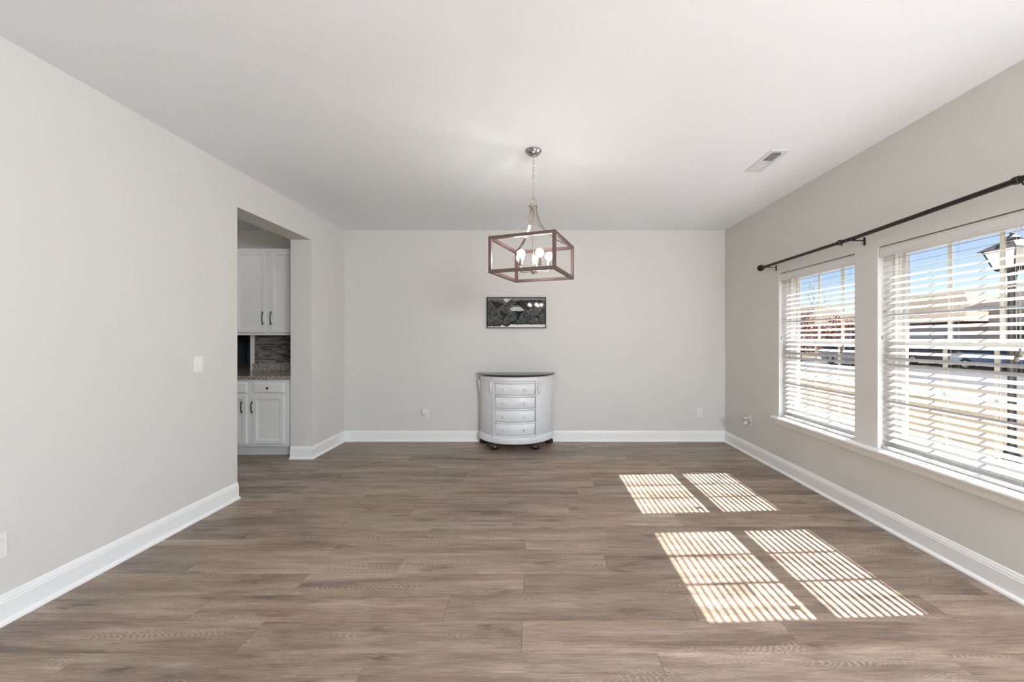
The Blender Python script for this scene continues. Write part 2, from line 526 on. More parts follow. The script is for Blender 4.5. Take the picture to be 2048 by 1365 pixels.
# floor and its planks
floor = struct(obj('floor', MB().box(XKL, XR, YF, YB, -0.12, -0.006), M_SUB), 'grey-brown wood plank floor')
PW, PLEN, PY0 = 0.179, 1.213, 1.588
known = {-1: -0.70, 0: -0.063, 1: -0.442, 2: -0.067, 3: 0.416, 4: -0.067, 5: -0.735, 6: -1.38, 7: -0.96, 8: -1.45,
         9: -0.85, 10: -1.9, 11: -0.68, 12: 0.2, 13: -1.1, 14: -0.2, 15: -0.75}
dark = {(-1, -1): 0.86, (-1, 0): 0.84, (0, -1): 0.93, (1, 0): 0.84, (2, 0): 0.84, (3, 0): 0.86, (5, -2): 0.82, (1, 1): 0.95,
        (2, 1): 0.9, (0, 0): 1.08, (0, 1): 1.06, (-1, 1): 1.12, (8, 0): 0.92, (10, 0): 0.9, (15, 0): 0.82, (16, 0): 0.85, (16, -1): 0.85}
plank_cache = {}
def plank_mesh(w, ln):
    key = (round(w, 4), round(ln, 4))
    if key not in plank_cache:
        e = 0.0009
        mb = MB()
        a, b, z = ln / 2 - 0.0003, w / 2 - 0.0003, 0.006
        vs_ = [(-a, -b, -z), (a, -b, -z), (a, b, -z), (-a, b, -z), (-a, -b, -e), (a, -b, -e), (a, b, -e), (-a, b, -e),
               (-a + e, -b + e, 0), (a - e, -b + e, 0), (a - e, b - e, 0), (-a + e, b - e, 0)]
        mb.add(vs_, [(0, 3, 2, 1), (0, 1, 5, 4), (1, 2, 6, 5), (2, 3, 7, 6), (3, 0, 4, 7), (4, 5, 9, 8), (5, 6, 10, 9), (6, 7, 11, 10), (7, 4, 8, 11), (8, 9, 10, 11)])
        me = bpy.data.meshes.new('plank')
        me.from_pydata([tuple(p) for p in mb.v], [], mb.f)
        me.materials.append(M_PLANK)
        plank_cache[key] = me
    return plank_cache[key]
rng = random.Random(21)
r0 = math.floor((YF - PY0) / PW)
r1 = math.ceil((YB - PY0) / PW)
for r in range(r0, r1):
    ya, yb = max(PY0 + r * PW, YF), min(PY0 + (r + 1) * PW, YB)
    if yb - ya < 0.01: continue
    joint = known.get(r, rng.uniform(-0.6, 0.6))
    xa, xb = XL + 0.004, XR - 0.004
    if (ya + yb) / 2 > 2.3: xa = -4.4
    elif ya > 0.95: xa = XL + 0.004
    k0 = math.floor((xa - joint) / PLEN)
    k = k0
    while joint + k * PLEN < xb - 0.01:
        a, b = max(joint + k * PLEN, xa), min(joint + (k + 1) * PLEN, xb)
        if b - a > 0.02:
            o = bpy.data.objects.new('plank', plank_mesh(yb - ya, b - a))
            COL.objects.link(o); o.parent = floor
            o.location = ((a + b) / 2, (ya + yb) / 2, 0)
            t = dark.get((r, k), rng.choice((0.9, 0.95, 0.98, 1.0, 1.0, 1.03, 1.06)))
            w = rng.uniform(-0.02, 0.02)
            o.color = (t * (1 + w), t, t * (1 - w), 1)
        k += 1

# baseboards (with shoe moulding)
BP = [(0, 0.0), (0.030, 0.0), (0.030, 0.006), (0.026, 0.014), (0.015, 0.021), (0.014, 0.024), (0.014, 0.102), (0.0115, 0.106), (0.0115, 0.114),
      (0.008, 0.121), (0.0065, 0.128), (0.004, 0.135), (0, 0.137)]
def base(name, path, label):
    struct(obj(name, MB().sweep(BP, path), M_TRIM, smooth=False), label)
base('baseboard_left', [(XL, OPY0), (XL, YF)], 'white baseboard along the near left wall')
base('baseboard_opening', [(XL, YB), (XL, OPY1), (XLK, OPY1)], 'white baseboard wrapping the far jamb of the kitchen opening')
base('baseboard_back', [(XR, YB), (XL, YB)], 'white baseboard along the far wall')
base('baseboard_right', [(XR, YF), (XR, YB)], 'white baseboard under the windows')

# ------------------------------------------------------------------ windows
def window(idx, y0, y1):
    root = struct(thing('window_%d' % idx, 'white double-hung window with six-pane sashes, %s' % ('far' if idx == 1 else 'near'), 'window', (2.605, (y0 + y1) / 2, WZ0)))
    fr = MB()
    t = 0.020
    z0, z1 = WZ0 - 0.018, WZ1
    fr.box(2.562, 2.66, y0, y0 + t, z0, z1); fr.box(2.562, 2.66, y1 - t, y1, z0, z1)
    fr.box(2.562, 2.66, y0 + t, y1 - t, z0, z0 + 0.045); fr.box(2.562, 2.66, y0 + t, y1 - t, z1 - t, z1)
    for xs in (2.59, 2.62):          # jamb liner ribs
        fr.box(xs, xs + 0.006, y0 + t, y0 + t + 0.008, z0 + 0.045, z1 - t)
        fr.box(xs, xs + 0.006, y1 - t - 0.008, y1 - t, z0 + 0.045, z1 - t)
    obj('frame', fr, M_VINYL, root)
    zm = 1.285
    for nm, xa, xb, za, zb in (('lower_sash', 2.58, 2.605, z0 + 0.045, zm + 0.022), ('upper_sash', 2.611, 2.636, zm - 0.022, z1 - t)):
        s = MB(); st = 0.030
        ya, yb = y0 + t, y1 - t
        br = 0.085 if nm == 'lower_sash' else 0.04
        tr = 0.036
        s.box(xa, xb, ya, ya + st, za, zb); s.box(xa, xb, yb - st, yb, za, zb)
        s.box(xa, xb, ya + st, yb - st, za, za + br); s.box(xa, xb, ya + st, yb - st, zb - tr, zb)
        so = obj(nm, s, M_VINYL, root)
        ga, gb, gc, gd = ya + st, yb - st, za + br, zb - tr
        xm = (xa + xb) / 2
        for q in (1, 2):
            yy = ga + (gb - ga) * q / 3
            obj('muntin', MB().box(xm - 0.004, xm + 0.004, yy - 0.010, yy + 0.010, gc, gd), M_MUNT, so)
        zz = (gc + gd) / 2 + 0.004
        obj('muntin', MB().box(xm - 0.0038, xm + 0.0038, ga, gb, zz - 0.006, zz + 0.006), M_MUNT, so)
        obj('pane', MB().box(xm + 0.006, xm + 0.009, ga, gb, gc, gd), M_GLASS, so)
    lk = MB().box(2.57, 2.605, (y0 + y1) / 2 - 0.03, (y0 + y1) / 2 + 0.03, zm + 0.022, zm + 0.034, 0.003)
    obj('sash_lock', lk, M_VINYL, root)
    return root
window(1, *WIN[0]); window(2, *WIN[1])

for q, (a, b) in enumerate(WIN2):
    r_ = struct(thing('window_%d' % (q + 3), 'tall bare window added on the right wall behind the camera for daylight', 'window', (2.6, (a + b) / 2, W2Z0)))
    obj('frame', panel_with_holes([a, a + 0.05, (a + b) / 2 - 0.02, (a + b) / 2 + 0.02, b - 0.05, b], [W2Z0, W2Z0 + 0.05, 1.28, 1.32, W2Z1 - 0.05, W2Z1],
        [(u0, u1, v0, v1) for u0, u1 in ((a + 0.05, (a + b) / 2 - 0.02), ((a + b) / 2 + 0.02, b - 0.05)) for v0, v1 in ((W2Z0 + 0.05, 1.28), (1.32, W2Z1 - 0.05))], 2.575, 2.635, 'x'), M_VINYL, r_)
    obj('pane', MB().box(2.603, 2.607, a + 0.05, b - 0.05, W2Z0 + 0.05, W2Z1 - 0.05), M_GLASS, r_)

# sill (stool + apron), continuous under both windows
SY0, SY1 = 1.70, 3.846
stool = MB()
sp = [(2.40, 0.529), (2.402, 0.537), (2.408, 0.5425), (2.416, 0.545), (XR, 0.545), (XR, 0.523), (2.408, 0.523), (2.402, 0.5255)]
stool.prism([(a, b) for a, b in sp], SY0, SY1, 'y')
sill = struct(obj('trim_1', stool, M_SILL), 'white window sill with moulded apron under both windows')
for a, b in WIN:
    obj('sill_return', MB().box(XR, 2.562, a, b, 0.523, 0.545), M_SILL, sill)
ap = [(XR, 0.523), (2.415, 0.523), (2.417, 0.512), (2.424, 0.505), (2.430, 0.498), (2.434, 0.482), (2.438, 0.468), (2.444, 0.460), (XR, 0.456)]
obj('apron', MB().prism(ap, SY0 + 0.03, SY1 - 0.03, 'y'), M_SILL, sill)

# blinds
def blind(y0, y1, label, extra):
    root = thing('window_blind', label, 'blind', (2.5, (y0 + y1) / 2, WZ0), 'open white blinds in the windows')
    g = 0.006
    a, b = y0 + g, y1 - g
    top = WZ1 - 0.006
    obj('headrail', MB().box(2.476, 2.532, a + 0.003, b - 0.003, top - 0.045, top, 0.003), M_SLAT, root)
    vp = [(2.462, top - 0.072), (2.474, top - 0.072), (2.474, top), (2.468, top), (2.466, top - 0.008), (2.462, top - 0.014),
          (2.461, top - 0.055), (2.464, top - 0.062)]
    obj('valance', MB().prism(vp, a, b, 'y'), M_VALANCE, root)
    for q in (0.33, 0.80):
        yy = a + (b - a) * q
        obj('valance_clip', MB().box(2.458, 2.4605, yy - 0.009, yy + 0.009, top - 0.068, top - 0.052, 0.001), M_SLAT, root)
    # slats
    d, th = 0.0218, 0.0011
    prof = [(-d, 0), (-d + 0.0015, -th), (d - 0.0015, -th), (d, 0), (d - 0.0015, th), (-d + 0.0015, th)]
    sm = MB().prism(prof, -(b - a) / 2 + 0.004, (b - a) / 2 - 0.004, 'y')
    xs = 2.504
    pitch = 0.0440
    n = 30
    ztop = top - 0.092
    first = None
    tilt = []
    for k in range(n):
        zz = ztop - k * pitch
        an = 9 if k < 2 else (16 if k == 2 else 25.5 + math.sin(k * 1.7) * 1.0)
        tilt.append((zz, an))
        if first is None:
            first = obj('slat', sm, M_SLAT, root, origin=(0, 0, 0))
            first.location = Vector((xs, (a + b) / 2, zz)) - wpos(root)
            first.rotation_euler = (0, -math.radians(an), 0)
        else:
            inst(first, root, (xs, (a + b) / 2, zz), (0, -math.radians(an), 0))
    zb = ztop - n * pitch + 0.012
    zb = WZ0 + 0.022
    obj('bottom_rail', MB().box(xs - 0.025, xs + 0.025, a + 0.004, b - 0.004, WZ0 + 0.002, zb, 0.003), M_SLAT, root)
    # ladder cords: two uprights and a rung at each slat
    for yy in (a + 0.12, (a + b) / 2, b - 0.12):
        c = MB()
        for sx in (-1, 1):
            c.tube([(xs + sx * 0.0228, yy, top - 0.045), (xs + sx * 0.0226, yy, WZ0 + 0.012)], 0.0008, 4)
        for zz, an in tilt:
            t_ = math.radians(an)
            p = Vector((xs, yy, zz - 0.0025)); dv = Vector((0.0226 * math.cos(t_), 0, 0.0226 * math.sin(t_)))
            c.tube([p - dv, p + dv], 0.0006, 4)
        obj('ladder_cord', c, M_CORD, root)
    # pull cords with tassels at the near end, tilt cord at the far end
    for off, zc, side in ((0.105, 1.262, 0), (0.120, 1.238, 0), (b - a - 0.03, 1.34, 1)):
        yy = a + off
        pts = [(2.470 if side else 2.455, yy, top - 0.07), (2.456, yy + 0.004, 1.7), (2.455, yy, zc + 0.02)]
        co = obj('pull_cord', MB().tube(pts, 0.0010, 6), M_CORD, root)
        k = 0.55 if side else 1.0
        obj('tassel', MB().lathe([(0.002, 0.022), (0.005, 0.018), (0.006, 0.006), (0.009, -0.010), (0.011, -0.016), (0.0105, -0.022), (0.004, -0.026)],
                                 (2.455, yy, zc), seg=12) if not side else
            MB().lathe([(0.0015, 0.014), (0.0035, 0.010), (0.0045, -0.010), (0.003, -0.014)], (2.455, yy, zc), seg=10), M_TASSEL, co, smooth=True)
    return root
blind(WIN[0][0], WIN[0][1], 'white slatted blind in the far window, beside the far wall corner', 0)
blind(WIN[1][0], WIN[1][1], 'white slatted blind in the near window, cut by the right frame edge', 1)

# ------------------------------------------------------------------ curtain rod
RX = 2.372
rod = thing('curtain_rod', 'dark bronze curtain rod with ball finial above both windows', 'curtain rod', (RX, 2.8, 2.08))
pA, pJ, pB = Vector((RX, 3.93, 2.078)), Vector((RX, 2.79, 2.083)), Vector((RX, 1.30, 2.130))
obj('rod', MB().tube([pA, pJ - (pJ - pA).normalized() * 0.02], 0.0128, 16), M_BLACK, rod, smooth=True)
obj('rod', MB().tube([pJ + (pA - pJ).normalized() * 0.15, pJ, pB], 0.0142, 16), M_BLACK, rod, smooth=True)
fin = MB().lathe([(0.013, -0.032), (0.019, -0.030), (0.019, -0.020), (0.013, -0.016), (0.015, -0.006), (0.024, 0.002), (0.031, 0.016),
                  (0.033, 0.030), (0.030, 0.046), (0.021, 0.058), (0.010, 0.064), (0.001, 0.066)], pA, (0, 1, 0), 24)
obj('finial', fin, M_BLACK, rod, smooth=True)
fr_ = MB()
for k in range(8):
    a = 2 * PI * k / 8
    fr_.tube([pA + Vector((0.0335 * math.cos(a) * math.sin(q) * 1.0, 0.028 + 0.034 * math.cos(q), 0.0335 * math.sin(a) * math.sin(q))) for q in (0.5, 0.9, 1.3, 1.7, 2.1, 2.4)], 0.0018, 5)
obj('finial_ribs', fr_, M_BLACK, rod, smooth=True)
for yy, c in ((2.93, 0), (1.85, 1)):
    zc = 2.0825 if c == 0 else 2.083 + (2.79 - 1.85) / 1.49 * 0.047
    obj('collar', MB().lathe([(0.0142, -0.014), (0.019, -0.012), (0.021, 0), (0.019, 0.012), (0.0142, 0.014)], (RX, yy, zc), (0, 1, 0), 16), M_BLACK, rod, smooth=True)
    obj('set_screw', MB().tube([(RX, yy - 0.02, zc - 0.010), (RX, yy - 0.025, zc - 0.032)], 0.0035, 8), M_BLACK, rod, smooth=True)
for yy, zc in ((3.83, 2.0785), (2.80, 2.083), (1.72, 2.117)):
    bk = MB()
    bk.box(XR - 0.004, XR - 0.0005, yy - 0.009, yy + 0.009, zc - 0.055, zc + 0.005, 0.001)
    bk.box(RX - 0.012, XR - 0.002, yy - 0.007, yy + 0.007, zc - 0.021, zc - 0.0165)
    bk.tube([(RX - 0.0175, yy, zc + 0.004), (RX - 0.016, yy, zc - 0.008), (RX - 0.009, yy, zc - 0.0165), (RX + 0.009, yy, zc - 0.0165), (RX + 0.0175, yy, zc - 0.006)], 0.0035, 6)
    obj('bracket', bk, M_BLACK, rod)

# ------------------------------------------------------------------ ceiling register
vent = thing('ceiling_register', 'white metal air register on the ceiling near the windows', 'vent', (1.82, 2.977, H))
vf = MB()
z0, z1 = H - 0.005, H - 0.0005
vf2 = panel_with_holes([VX0, VX0 + 0.032, VX1 - 0.026, VX1], [VY0, VY0 + 0.035, 2.972, 2.985, VY1 - 0.035, VY1],
                       [(VX0 + 0.032, VX1 - 0.026, VY0 + 0.035, 2.972), (VX0 + 0.032, VX1 - 0.026, 2.985, VY1 - 0.035)], z0, z1, 'z')
obj('frame', vf2, M_DUCTSLAT, vent)
obj('duct_box', MB().box(VX0 + 0.022, VX1 - 0.022, VY0 + 0.022, VY1 - 0.022, H + 0.05, H + 0.06), M_DUCT, vent)
for k in range(10):
    yy = VY0 + 0.036 + k * 0.0138      # near half: blades open towards the room, the duct shows between them
    s = MB().prism([(yy - 0.0004, H - 0.0035), (yy + 0.0004, H - 0.0042), (yy + 0.0132, H + 0.0050), (yy + 0.0124, H + 0.0057)], VX0 + 0.03, VX1 - 0.024, 'x')
    obj('louver', s, M_DUCTSLAT, vent)
    yy = 2.994 + k * 0.0138            # far half: blades lean the other way and close the view
    s = MB().prism([(yy - 0.001, H - 0.0035), (yy, H - 0.004), (yy - 0.009, H + 0.010), (yy - 0.010, H + 0.0105)], VX0 + 0.03, VX1 - 0.024, 'x')
    obj('louver', s, M_DUCTSLAT, vent)
obj('damper_lever', MB().box(VX1 - 0.05, VX1 - 0.044, VY0 + 0.02, VY0 + 0.03, H - 0.018, H - 0.006), M_DUCTSLAT, vent)

# ------------------------------------------------------------------ chandelier
CX, CY = -0.020, 2.805
ch = thing('chandelier', 'square wooden cage chandelier with five lit bulbs on a chain', 'chandelier', (CX, CY, 1.798))
ang = math.radians(-20)
ca, sa = math.cos(ang), math.sin(ang)
def cw(u, v, z):
    return Vector((CX + u * ca - v * sa, CY + u * sa + v * ca, z))
obj('canopy', MB().lathe([(0.061, H - 0.0005), (0.061, H - 0.009), (0.055, H - 0.013), (0.052, H - 0.022), (0.040, H - 0.032), (0.020, H - 0.037), (0.010, H - 0.038), (0.009, H - 0.048), (0.001, H - 0.049)],
                         (CX, CY, 0), seg=32), M_CHROME, ch, smooth=True)
# chain of links
zc, k = H - 0.045, 0
LK = 0.036
while zc > 2.385:
    pts = []
    for q in range(16):
        a = 2 * PI * q / 16
        u = 0.0065 * math.cos(a)
        w = 0.0115 * (1 if math.sin(a) > 0 else -1) * (abs(math.sin(a)) ** 0.8) + 0.0045 * math.sin(a)
        pts.append((CX + (u if k % 2 else 0), CY + (0 if k % 2 else u), zc - 0.016 + w))
    obj('chain_link', MB().tube(pts, 0.0016, 6, closed=True), M_NICKEL, ch, smooth=True)
    zc -= 0.027; k += 1
obj('cord', MB().tube([(CX + 0.003 * math.sin(q * 1.3), CY + 0.003 * math.cos(q * 1.3), H - 0.04 - q * (H - 0.04 - 2.35) / 12) for q in range(13)], 0.0014, 6), M_CORD, ch, smooth=True)
obj('loop_ring', MB().tube([(CX + 0.021 * math.cos(2 * PI * q / 24) * 0.94, CY + 0.021 * math.cos(2 * PI * q / 24) * 0.34, 2.361 + 0.021 * math.sin(2 * PI * q / 24)) for q in range(24)], 0.0022, 8, closed=True), M_NICKEL, ch, smooth=True)
obj('hub_cap', MB().lathe([(0.004, 2.343), (0.010, 2.340), (0.014, 2.333), (0.034, 2.330), (0.034, 2.318), (0.020, 2.316), (0.012, 2.300), (0.001, 2.298)], (CX, CY, 0), seg=24), M_NICKEL, ch, smooth=True)
# straps to the four corners
S = 0.2485
ZT, ZB_ = 2.058, 1.798
for su, sv in ((-1, -1), (1, -1), (1, 1), (-1, 1)):
    pts = []
    R = math.hypot(S, S) - 0.02
    for q in range(15):
        t = q / 14.0
        r = 0.022 + (R - 0.022) * (t ** 2.1) * 0.9 + (R - 0.022) * 0.1 * t
        z = 2.322 - (2.322 - ZT - 0.002) * (1 - (1 - t) ** 1.45)
        pts.append(cw(su * r * 0.7071, sv * r * 0.7071, z))
    side = cw(-sv, su, 0) - cw(0, 0, 0)
    obj('strap', MB().band(pts, (side.x, side.y, 0), 0.019, 0.003), M_NICKEL, ch)
    obj('corner_pin', MB().lathe([(0.004, ZT - 0.002), (0.004, ZT + 0.006), (0.006, ZT + 0.008), (0.006, ZT + 0.013), (0.001, ZT + 0.018)], cw(su * (S - 0.011), sv * (S - 0.011), 0), seg=10), M_NICKEL, ch, smooth=True)
# wooden cage
T = 0.022
def cbox(u0, u1, v0, v1, z0, z1):
    m = MB()
    ps = [cw(u, v, z) for z in (z0, z1) for (u, v) in ((u0, v0), (u1, v0), (u1, v1), (u0, v1))]
    return m.add(ps, [(0, 3, 2, 1), (4, 5, 6, 7), (0, 1, 5, 4), (1, 2, 6, 5), (2, 3, 7, 6), (3, 0, 4, 7)])
for su in (-1, 1):
    for sv in (-1, 1):
        u0, u1 = sorted((su * S, su * (S - T))); v0, v1 = sorted((sv * S, sv * (S - T)))
        obj('post', cbox(u0, u1, v0, v1, ZB_ + T, ZT - T), M_WOODF, ch)
for z0, z1 in ((ZB_, ZB_ + T), (ZT - T, ZT)):
    for sv in (-1, 1):
        v0, v1 = sorted((sv * S, sv * (S - T)))
        obj('rail', cbox(-S, S, v0, v1, z0, z1), M_WOODF, ch)
        obj('rail', cbox(v0, v1, -S + T, S - T, z0, z1), M_WOODF, ch)
# stem, hub, arms and bulbs
obj('stem', MB().tube([(CX, CY, 2.30), (CX, CY, 1.85)], 0.0055, 12), M_NICKEL, ch, smooth=True)
obj('hub', MB().lathe([(0.006, 1.868), (0.012, 1.862), (0.014, 1.852), (0.026, 1.848), (0.026, 1.832), (0.017, 1.828), (0.010, 1.818), (0.004, 1.812), (0.001, 1.811)], (CX, CY, 0), seg=24), M_NICKEL, ch, smooth=True)
for q in range(5):
    a = math.radians(5 + 72 * q)
    d = Vector((math.cos(a), math.sin(a), 0)); c = Vector((CX, CY, 0))
    R5 = 0.118
    pts = [c + d * 0.022 + Vector((0, 0, 1.840)), c + d * 0.06 + Vector((0, 0, 1.836)), c + d * 0.095 + Vector((0, 0, 1.836)),
           c + d * 0.110 + Vector((0, 0, 1.840)), c + d * R5 + Vector((0, 0, 1.851)), c + d * R5 + Vector((0, 0, 1.866))]
    arm = obj('arm', MB().tube(pts, 0.0042, 8), M_NICKEL, ch, smooth=True)
    pc = c + d * R5
    obj('cup', MB().lathe([(0.005, 1.860), (0.017, 1.863), (0.019, 1.868), (0.013, 1.870)], pc, seg=16), M_NICKEL, arm, smooth=True)
    obj('socket_sleeve', MB().lathe([(0.0135, 1.868), (0.0135, 1.912), (0.010, 1.913)], pc, seg=16), M_CANDLE, arm, smooth=True)
    obj('bulb_neck', MB().lathe([(0.0115, 1.908), (0.013, 1.914), (0.0165, 1.924), (0.0155, 1.926)], pc, seg=18), M_NECK, arm, smooth=True)
    bp_ = []
    for t in range(12):
        x = -1.02 + t * (PI / 2 + 1.02) / 11
        bp_.append((max(0.030 * math.cos(x), 0.0006), 1.9505 + 0.030 * math.sin(x)))
    obj('bulb', MB().lathe(bp_, pc, seg=22), M_BULB, arm, smooth=True)

# ------------------------------------------------------------------ framed map on the far wall
px0, px1, pz0, pz1 = -0.636, 0.130, 1.468, 1.869
pic = thing('framed_picture', 'black framed glossy world map print in grey tones', 'picture', ((px0 + px1) / 2, YB, pz0))
pf = MB(); e = 0.010
for b_ in ((px0, px1, pz0, pz0 + e), (px0, px1, pz1 - e, pz1), (px0, px0 + e, pz0 + e, pz1 - e), (px1 - e, px1, pz0 + e, pz1 - e)):
    pf.box(b_[0], b_[1], YB - 0.030, YB - 0.002, b_[2], b_[3])
obj('frame', pf, M_FRAME, pic)
def inside(poly, x, y):
    c = False; n = len(poly); j = n - 1
    for i in range(n):
        xi, yi = poly[i]; xj, yj = poly[j]
        if (yi > y) != (yj > y) and x < (xj - xi) * (y - yi) / (yj - yi) + xi: c = not c
        j = i
    return c
def edist(poly, x, y):
    best = 1e9; n = len(poly)
    for i in range(n):
        ax, ay = poly[i]; bx, by = poly[(i + 1) % n]
        dx, dy = bx - ax, by - ay
        t = max(0, min(1, ((x - ax) * dx + (y - ay) * dy) / (dx * dx + dy * dy + 1e-9)))
        best = min(best, math.hypot(x - ax - t * dx, y - ay - t * dy))
    return best
LAND = [
    [(225, 335), (340, 312), (470, 330), (560, 345), (640, 370), (690, 400), (630, 435), (590, 455), (555, 505), (515, 510), (470, 520), (500, 545), (545, 575), (520, 580), (440, 540), (390, 470), (350, 400), (300, 355), (225, 365)],
    [(545, 600), (620, 572), (690, 620), (762, 668), (740, 745), (690, 800), (645, 850), (610, 905), (590, 900), (600, 745), (560, 700), (545, 650)],
    [(855, 505), (920, 455), (1010, 455), (1130, 475), (1180, 545), (1230, 560), (1180, 640), (1140, 700), (1090, 800), (1035, 830), (990, 760), (975, 640), (930, 600), (870, 600), (845, 560)],
    [(880, 440), (900, 395), (960, 385), (990, 320), (1050, 300), (1180, 300), (1400, 285), (1640, 285), (1780, 320), (1700, 345), (1640, 400), (1580, 430), (1530, 520), (1480, 560), (1500, 640), (1460, 610), (1420, 530), (1360, 540), (1330, 620), (1290, 540), (1210, 540), (1130, 470), (1060, 430), (960, 445)],
    [(1490, 745), (1540, 690), (1590, 680), (1640, 700), (1660, 760), (1630, 810), (1560, 790), (1500, 800)],
    [(1430, 640), (1500, 655), (1560, 660), (1540, 685), (1450, 670)], [(1590, 640), (1680, 640), (1740, 690), (1680, 690), (1610, 670)],
    [(1130, 690), (1165, 680), (1160, 760), (1135, 780)], [(1740, 880), (1790, 830), (1800, 860), (1760, 910)],
]
SAHARA = [(850, 510), (940, 465), (1130, 480), (1230, 560), (1150, 590), (1000, 588), (880, 580), (845, 560)]
GREEN = [(640, 262), (860, 248), (800, 310), (720, 350), (690, 320)]
def print_value(x, y):
    n1 = noise.fractal(Vector((x / 130.0, y / 95.0, 3.1)), 1.0, 2.0, 4)
    n2 = noise.noise(Vector((x / 23.0, y / 23.0, 7.7)))
    xd, yd = x + 19 * noise.fractal(Vector((x / 40.0, y / 40.0, 1.0)), 1.0, 2.0, 3), y + 19 * noise.fractal(Vector((x / 40.0, y / 40.0, 5.0)), 1.0, 2.0, 3)
    n3 = noise.fractal(Vector((x / 38.0, y / 30.0, 9.3)), 1.0, 2.0, 4)
    v = 0.052 + 0.055 * n1 + 0.030 * n3
    ridge = abs(noise.noise(Vector((x / 170.0, y / 210.0, 11.0))))
    if ridge < 0.05: v += 0.05 * (1 - ridge / 0.05)
    if y < 330: v += 0.13 * min(1, (330 - y) / 70.0)
    for p in LAND:
        ed = edist(p, xd, yd)
        if inside(p, xd, yd):
            v = 0.004 + 0.03 * max(0, n3) + (0.08 if ed < 3 else 0)
        elif ed < 6.5: v = max(v, 0.12 + 0.22 * max(0, 0.4 + n3))
    if inside(SAHARA, xd, yd): v = 0.50 + 0.12 * n2
    if inside(GREEN, xd, yd): v = 0.62
    lo = 1012 - 40 * max(0, 1 - abs(x - 630) / 60.0) - (50 if x > 850 else 50 * max(0, (x - 760) / 90.0)) + 14 * noise.noise(Vector((x / 90.0, 0, 2)))
    if yd > lo: v = 0.72
    elif yd > lo - 60: v *= 0.55
    if x > 1150 and x < 1300 and y > 800: v += 0.05 * max(0, n1)
    return max(0.008, min(0.85, v))
NX, NZ = 230, 120
gx0, gx1, gz0, gz1 = px0 + e, px1 - e, pz0 + e, pz1 - e
pv, pf_, pc_ = [], [], []
for j in range(NZ + 1):
    for i in range(NX + 1):
        pv.append((gx0 + (gx1 - gx0) * i / NX, YB - 0.022, gz0 + (gz1 - gz0) * j / NZ))
        g = print_value(215 + 1585 * i / NX, 1040 - 810 * j / NZ)
        pc_.append((g, g * 0.99, g * 0.99, 1))
for j in range(NZ):
    for i in range(NX):
        q = j * (NX + 1) + i
        pf_.append((q, q + 1, q + NX + 2, q + NX + 1))
mbp = MB(); mbp.v = [Vector(p) for p in pv]; mbp.f = pf_
po = obj('map_print', mbp, attr_mat('glossy_map_print', 'print', 0.05), pic)
ca_ = po.data.color_attributes.new('print', 'FLOAT_COLOR', 'POINT')
for i, c in enumerate(pc_): ca_.data[i].color = c
obj('backing', MB().box(gx0, gx1, YB - 0.020, YB - 0.003, gz0, gz1), M_FRAME, pic)

# ------------------------------------------------------------------ demilune chest
chx, chy = -0.251, YB - 0.032
chest = thing('demilune_chest', 'white half-round chest of four drawers with dark wood top', 'chest', (chx, chy, 0))
def arc(a, b, t0=0.0, t1=PI, n=48):
    return [(chx + a * math.cos(t0 + (t1 - t0) * i / n), chy - b * math.sin(t0 + (t1 - t0) * i / n)) for i in range(n + 1)]
A, B = 0.468, 0.405
def layered(levels, t0=0.0, t1=PI, n=48, close=True):
    """stack of half ellipses (grow, z): grow added to both half axes"""
    m = MB(); rows = []
    for g_, z in levels:
        o = len(m.v)
        ring = arc(A + g_, B + g_, t0, t1, n)
        m.v += [Vector((x, y, z)) for x, y in ring]
        rows.append((o, len(ring)))
    for (o1, k), (o2, _) in zip(rows, rows[1:]):
        for i in range(k - 1): m.f.append((o1 + i, o1 + i + 1, o2 + i + 1, o2 + i))
        if close: m.f.append((o1 + k - 1, o1, o2, o2 + k - 1))
    m.f.append(tuple(range(rows[0][0], rows[0][0] + k))[::-1]); m.f.append(tuple(range(rows[-1][0], rows[-1][0] + k)))
    return m
obj('carcass', layered([(-0.030, 0.10), (-0.030, 0.865)]), M_CHEST, chest, smooth=True)
obj('base_moulding', layered([(0.006, 0.084), (0.014, 0.088), (0.014, 0.118), (0.009, 0.126), (0.009, 0.146), (0.003, 0.156), (-0.006, 0.166), (-0.011, 0.168)]), M_CHEST, chest, smooth=True)
obj('frieze', layered([(-0.012, 0.808), (-0.002, 0.810), (0.001, 0.818), (-0.004, 0.824), (-0.004, 0.858), (0.006, 0.866), (0.010, 0.874)]), M_CHEST, chest, smooth=True)
obj('top', layered([(0.004, 0.874), (0.016, 0.876), (0.022, 0.880), (0.030, 0.888), (0.031, 0.893), (0.027, 0.898), (0.020, 0.900)]), M_DARKW, chest, smooth=True)
# side panels: angle range from x extents
def t_of(x): return math.acos(max(-1, min(1, x / A)))
def shell(x0, x1, z0, z1, g0, g1, bev=0.004, n=20):
    """curved raised panel from x0..x1, z0..z1, from growth g0 to g1"""
    m = MB(); t0, t1 = t_of(x1), t_of(x0)
    dt = bev / A
    rows = [(g0, z0, 0), (g1 - bev * 0.6, z0, 0), (g1, z0 + bev, dt), (g1, z1 - bev, dt), (g1 - bev * 0.6, z1, 0), (g0, z1, 0)]
    for g_, z, s in rows:
        m.v += [Vector((x, y, z)) for x, y in arc(A + g_, B + g_, t0 + s, t1 - s, n)]
    k = n + 1
    for r in range(len(rows)):
        r2 = (r + 1) % len(rows)
        for i in range(n): m.f.append((r * k + i, r * k + i + 1, r2 * k + i + 1, r2 * k + i))
    m.f.append(tuple(r * k for r in range(6))); m.f.append(tuple(r * k + n for r in range(5, -1, -1)))
    return m
